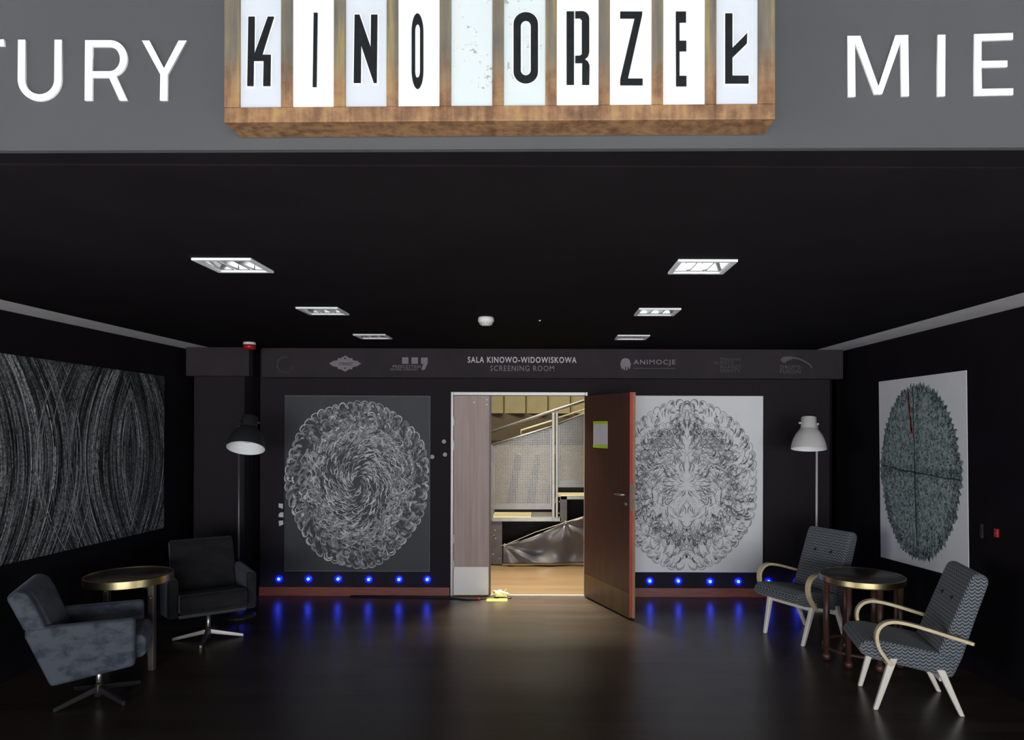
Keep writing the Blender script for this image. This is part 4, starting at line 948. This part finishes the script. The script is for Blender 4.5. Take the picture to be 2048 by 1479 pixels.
# ------------------------------------------------------------------ round tables
def rim_(m, r_, H, h):
    for pr in ([(r_, H - h), (r_, H)], [(r_, H), (r_ - .004, H + .003), (r_ - .010, H + .002), (r_ - .010, H - .004)], [(r_ - .012, H - h), (r_, H - h)]): m.lathe(pr, n=96)
tc = Vector((2.385, 5.27, 0))
tr_ = thing('round_table', 'round table with a brass rim and eight dark red posts between the patterned chairs', 'table', tc); H = 0.636; r_ = 0.302
m = MB(); m.lathe([(0, H - .03), (r_ - .01, H - .03), (r_ - .004, H - .004), (r_ - .008, H), (0, H)], n=64); m.build('tabletop', M['table_top'], tr_)
m = MB(); rim_(m, r_, H, .038); m.build('rim', M['brass'], tr_)
m = MB(); m.lathe([(r_ - .035, H - .05), (r_ - .018, H - .05), (r_ - .018, H - .03), (0, H - .03)], n=64); m.build('apron', M['table_wood'], tr_)
for k in range(8):
    a = R(2 + 45 * k); x, y = 0.268 * math.cos(a), 0.268 * math.sin(a); m = MB(); m.rod((x, y, .045), (x, y, H - .03), .0215, n=16); lg = m.build('leg', M['table_wood'], tr_)
    m = MB(); m.ball((x, y, .031), .031); m.build('ball_foot', M['table_wood'], lg)
m = MB(); m.ring((0, 0, .10), .268, .012, 48, 8); m.build('stretcher', M['table_wood'], tr_)
tl = thing('round_table', 'round table with a wide brass rim between the two swivel armchairs', 'table', (-3.03, 5.1, 0)); H = 0.664; r_ = 0.289
m = MB(); m.lathe([(0, H - .04), (r_ - .01, H - .04), (r_ - .006, H - .002), (0, H - .002)], n=64); m.build('tabletop', M['table_top'], tl)
m = MB(); rim_(m, r_, H, .050); m.build('rim', M['brass'], tl)
for a in (-24, 85, 156):
    x, y = .245 * math.cos(R(a)), .245 * math.sin(R(a)); m = MB(); m.box(x - .021, x + .021, y - .021, y + .021, 0, H - .04); lg = m.build('leg', M['brown_leg'], tl, bevel=.006)
    m = MB(); m.ball((x, y - .021, H - .145), .008); m.build('screw', M['chrome'], lg)
m = MB(); m.box(-.24, .24, -.02, .02, H - .08, H - .04, Matrix.Rotation(R(-24), 4, 'Z')); m.build('cross_rail', M['brown_leg'], tl)

# ------------------------------------------------------------------ wooden lounge chairs with patterned upholstery
def lounge_chair(label, loc, rz):
    t = thing('lounge_chair', label, 'armchair', loc, rz, 'patterned lounge chairs by the right wall')
    prof = [(-.185, .235), (.24, .315), (.325, .345), (.352, .375), (.345, .405), (.31, .43), (.22, .437), (-.10, .385), (-.20, .355)]
    m = MB(); m.prism(prof, -.232, .232); m.build('seat', M['scallop'], t, bevel=.028, seg=3, uv=True)
    prof = [(-.19, .230), (-.10, .375), (-.135, .45), (-.20, .62), (-.285, .835), (-.305, .868), (-.345, .872), (-.385, .845), (-.385, .81), (-.31, .58), (-.245, .36)]
    m = MB(); m.prism(prof, -.222, .222); bk = m.build('backrest', M['scallop'], t, bevel=.026, seg=3, uv=True)
    for s_ in (-1, 1):
        m = MB(); m.lathe([(0, 0), (.013, .001), (.014, .004), (.009, .008), (0, .009)], n=14, mat=Matrix.Translation((-.228, s_ * .082, .69)) @ Matrix.Rotation(R(68), 4, 'Y')); m.build('button', M['button'], bk)
    for s_ in (-1, 1):                                   # bent arm, a flat bar
        cp_ = [(-.285, .460), (-.16, .495), (0.0, .540), (.10, .562), (.165, .566), (.215, .548), (.246, .51), (.254, .46), (.240, .40), (.205, .345), (.168, .300)]
        pts = []
        for i in range(len(cp_) - 1):
            p0, p1, p2, p3 = cp_[max(i - 1, 0)], cp_[i], cp_[i + 1], cp_[min(i + 2, len(cp_) - 1)]
            for j in range(5):
                u = j / 5; pts.append(tuple(.5 * (2 * p1[d] + (p2[d] - p0[d]) * u + (2 * p0[d] - 5 * p1[d] + 4 * p2[d] - p3[d]) * u * u + (3 * p1[d] - p0[d] - 3 * p2[d] + p3[d]) * u ** 3) for d in (0, 1)))
        pts.append(cp_[-1]); m = MB(); yc = s_ * .258; rings = []
        for i, (x, z) in enumerate(pts):
            a, b = pts[max(i - 1, 0)], pts[min(i + 1, len(pts) - 1)]; l = math.hypot(b[0] - a[0], b[1] - a[1]); nx, nz = -(b[1] - a[1]) / l, (b[0] - a[0]) / l; h = .0105; w_ = .0225
            rings.append([m.bm.verts.new((x + nx * h * k1, yc + w_ * k2, z + nz * h * k1)) for k1, k2 in ((-1, -1), (-1, 1), (1, 1), (1, -1))])
        for a, b in zip(rings, rings[1:]):
            for k in range(4): m.bm.faces.new((a[k], a[(k + 1) % 4], b[(k + 1) % 4], b[k]))
        m.bm.faces.new(rings[0]); m.bm.faces.new(rings[-1]); ar = m.build('armrest', M['arm_wood'], t, bevel=.004)
        for q in (-.27, -.24):
            mm = MB(); mm.rod((q, s_ * .262, .462 + (q + .27) * .27), (q, s_ * .283, .462 + (q + .27) * .27), .005); mm.build('screw', M['brass'], ar)
    for s_ in (-1, 1):
        for x0, z1, x1, nm in ((.245, .335, .150, 'f'), (-.245, .285, -.115, 'r')):
            m = MB(); y = s_ * .20; f0, f1 = .0145, .024
            m.hexa([Vector((x0 - f0, y - f0, 0)), Vector((x0 + f0, y - f0, 0)), Vector((x0 + f0, y + f0, 0)), Vector((x0 - f0, y + f0, 0))],
                   [Vector((x1 - f1, y * 1.12 - f1 * .8, z1)), Vector((x1 + f1, y * 1.12 - f1 * .8, z1)), Vector((x1 + f1, y * 1.12 + f1 * .8, z1)), Vector((x1 - f1, y * 1.12 + f1 * .8, z1))]); m.build('leg', M['cream_wood'], t, bevel=.008, seg=3)
    m = MB(); m.box(.148, .178, -.21, .21, .272, .308); m.build('front_rail', M['cream_wood'], t, bevel=.004)
    m = MB(); m.box(-.145, -.115, -.21, .21, .205, .24); m.build('rear_rail', M['cream_wood'], t, bevel=.004)
    for s_ in (-1, 1):
        m = MB(); e_ = [(s_ * .15 - .012, 0), (s_ * .15 + .012, 0), (s_ * .15 + .012, .03), (s_ * .15 - .012, .03)]
        m.hexa([Vector((-.11, y, .240 + z)) for y, z in e_], [Vector((.145, y, .288 + z)) for y, z in e_]); m.build('side_rail', M['cream_wood'], t, bevel=.003)
    return t
lc = lounge_chair('grey patterned lounge chair with cream legs, in front of the round table', (2.333, 4.493, 0), R(168.4))
l2_ = copy_tree(lc); l2_.location = (2.178, 5.880, 0); l2_.rotation_euler = (0, 0, R(208.5)); l2_['label'] = 'grey patterned lounge chair behind the round table, below the white lamp'

# ------------------------------------------------------------------ velvet swivel armchairs
def swivel_chair(label, loc, rz, vel, hw, base_rot, foot, wide=True):
    t = thing('swivel_armchair', label, 'armchair', loc, rz, 'velvet swivel armchairs by the left wall'); th = .078
    for s_ in (-1, 1):
        y0, y1 = (hw - th, hw) if s_ > 0 else (-hw, -hw + th)
        m = MB(); m.prism([(.227, .257), (.227, .55), (-.335, .55), (-.335, .50), (-.208, .192)], y0, y1); m.build('armrest', vel, t, bevel=.022, seg=3)
    m = MB(); m.prism([(-.19, .195), (-.10, .235), (-.155, .40), (-.283, .70), (-.320, .755), (-.368, .776), (-.405, .764), (-.418, .735)], -hw + th + .002, hw - th - .002); m.build('backrest', vel, t, bevel=.03, seg=3)
    if wide:
        m = MB(); m.prism([(-.337, .535), (-.228, .535), (-.287, .69), (-.322, .755), (-.368, .778), (-.41, .766), (-.424, .735)], -hw + .006, hw - .006); m.build('headrest', vel, t, bevel=.03, seg=3)
    m = MB(); m.prism([(-.13, .255), (.262, .285), (.285, .31), (.285, .40), (.255, .432), (-.13, .385)], -hw + th + .003, hw - th - .003); m.build('seat', vel, t, bevel=.03, seg=3)
    m = MB(); m.prism([(-.19, .19), (.215, .245), (.215, .27), (-.15, .26)], -hw + th, hw - th); m.build('under_frame', M['lamp_black'], t)
    m = MB(); m.rod((0, 0, .03), (0, 0, .225), .017); m.build('column', M['chrome'], t)
    m = MB(); m.lathe([(0, .01), (.026, .01), (.03, .05), (.024, .085), (.017, .10), (0, .10)], n=20); m.build('hub', M['lamp_black'], t)
    for k in range(4):
        mx = Matrix.Rotation(R(base_rot + 90 * k) - rz, 4, 'Z')
        m = MB(); m.hexa([mx @ Vector(p) for p in ((.02, -.020, .045), (.02, .020, .045), (.02, .016, .082), (.02, -.016, .082))], [mx @ Vector(p) for p in ((.27, -.011, .0), (.27, .011, .0), (.27, .010, .026), (.27, -.010, .026))]); m.build('star_foot', M[foot], t, bevel=.003)
    return t
swivel_chair('grey-blue velvet swivel armchair in the left foreground', (-2.865, 4.5, 0), R(24.5), M['velvet_blue'], .2875, 62, 'lamp_black')  # star feet in black here: their shadow is put into the colour
swivel_chair('charcoal velvet swivel armchair behind the left table, facing out', (-2.76, 5.74, 0), R(-55), M['velvet_dark'], .325, 14, 'feet', False)
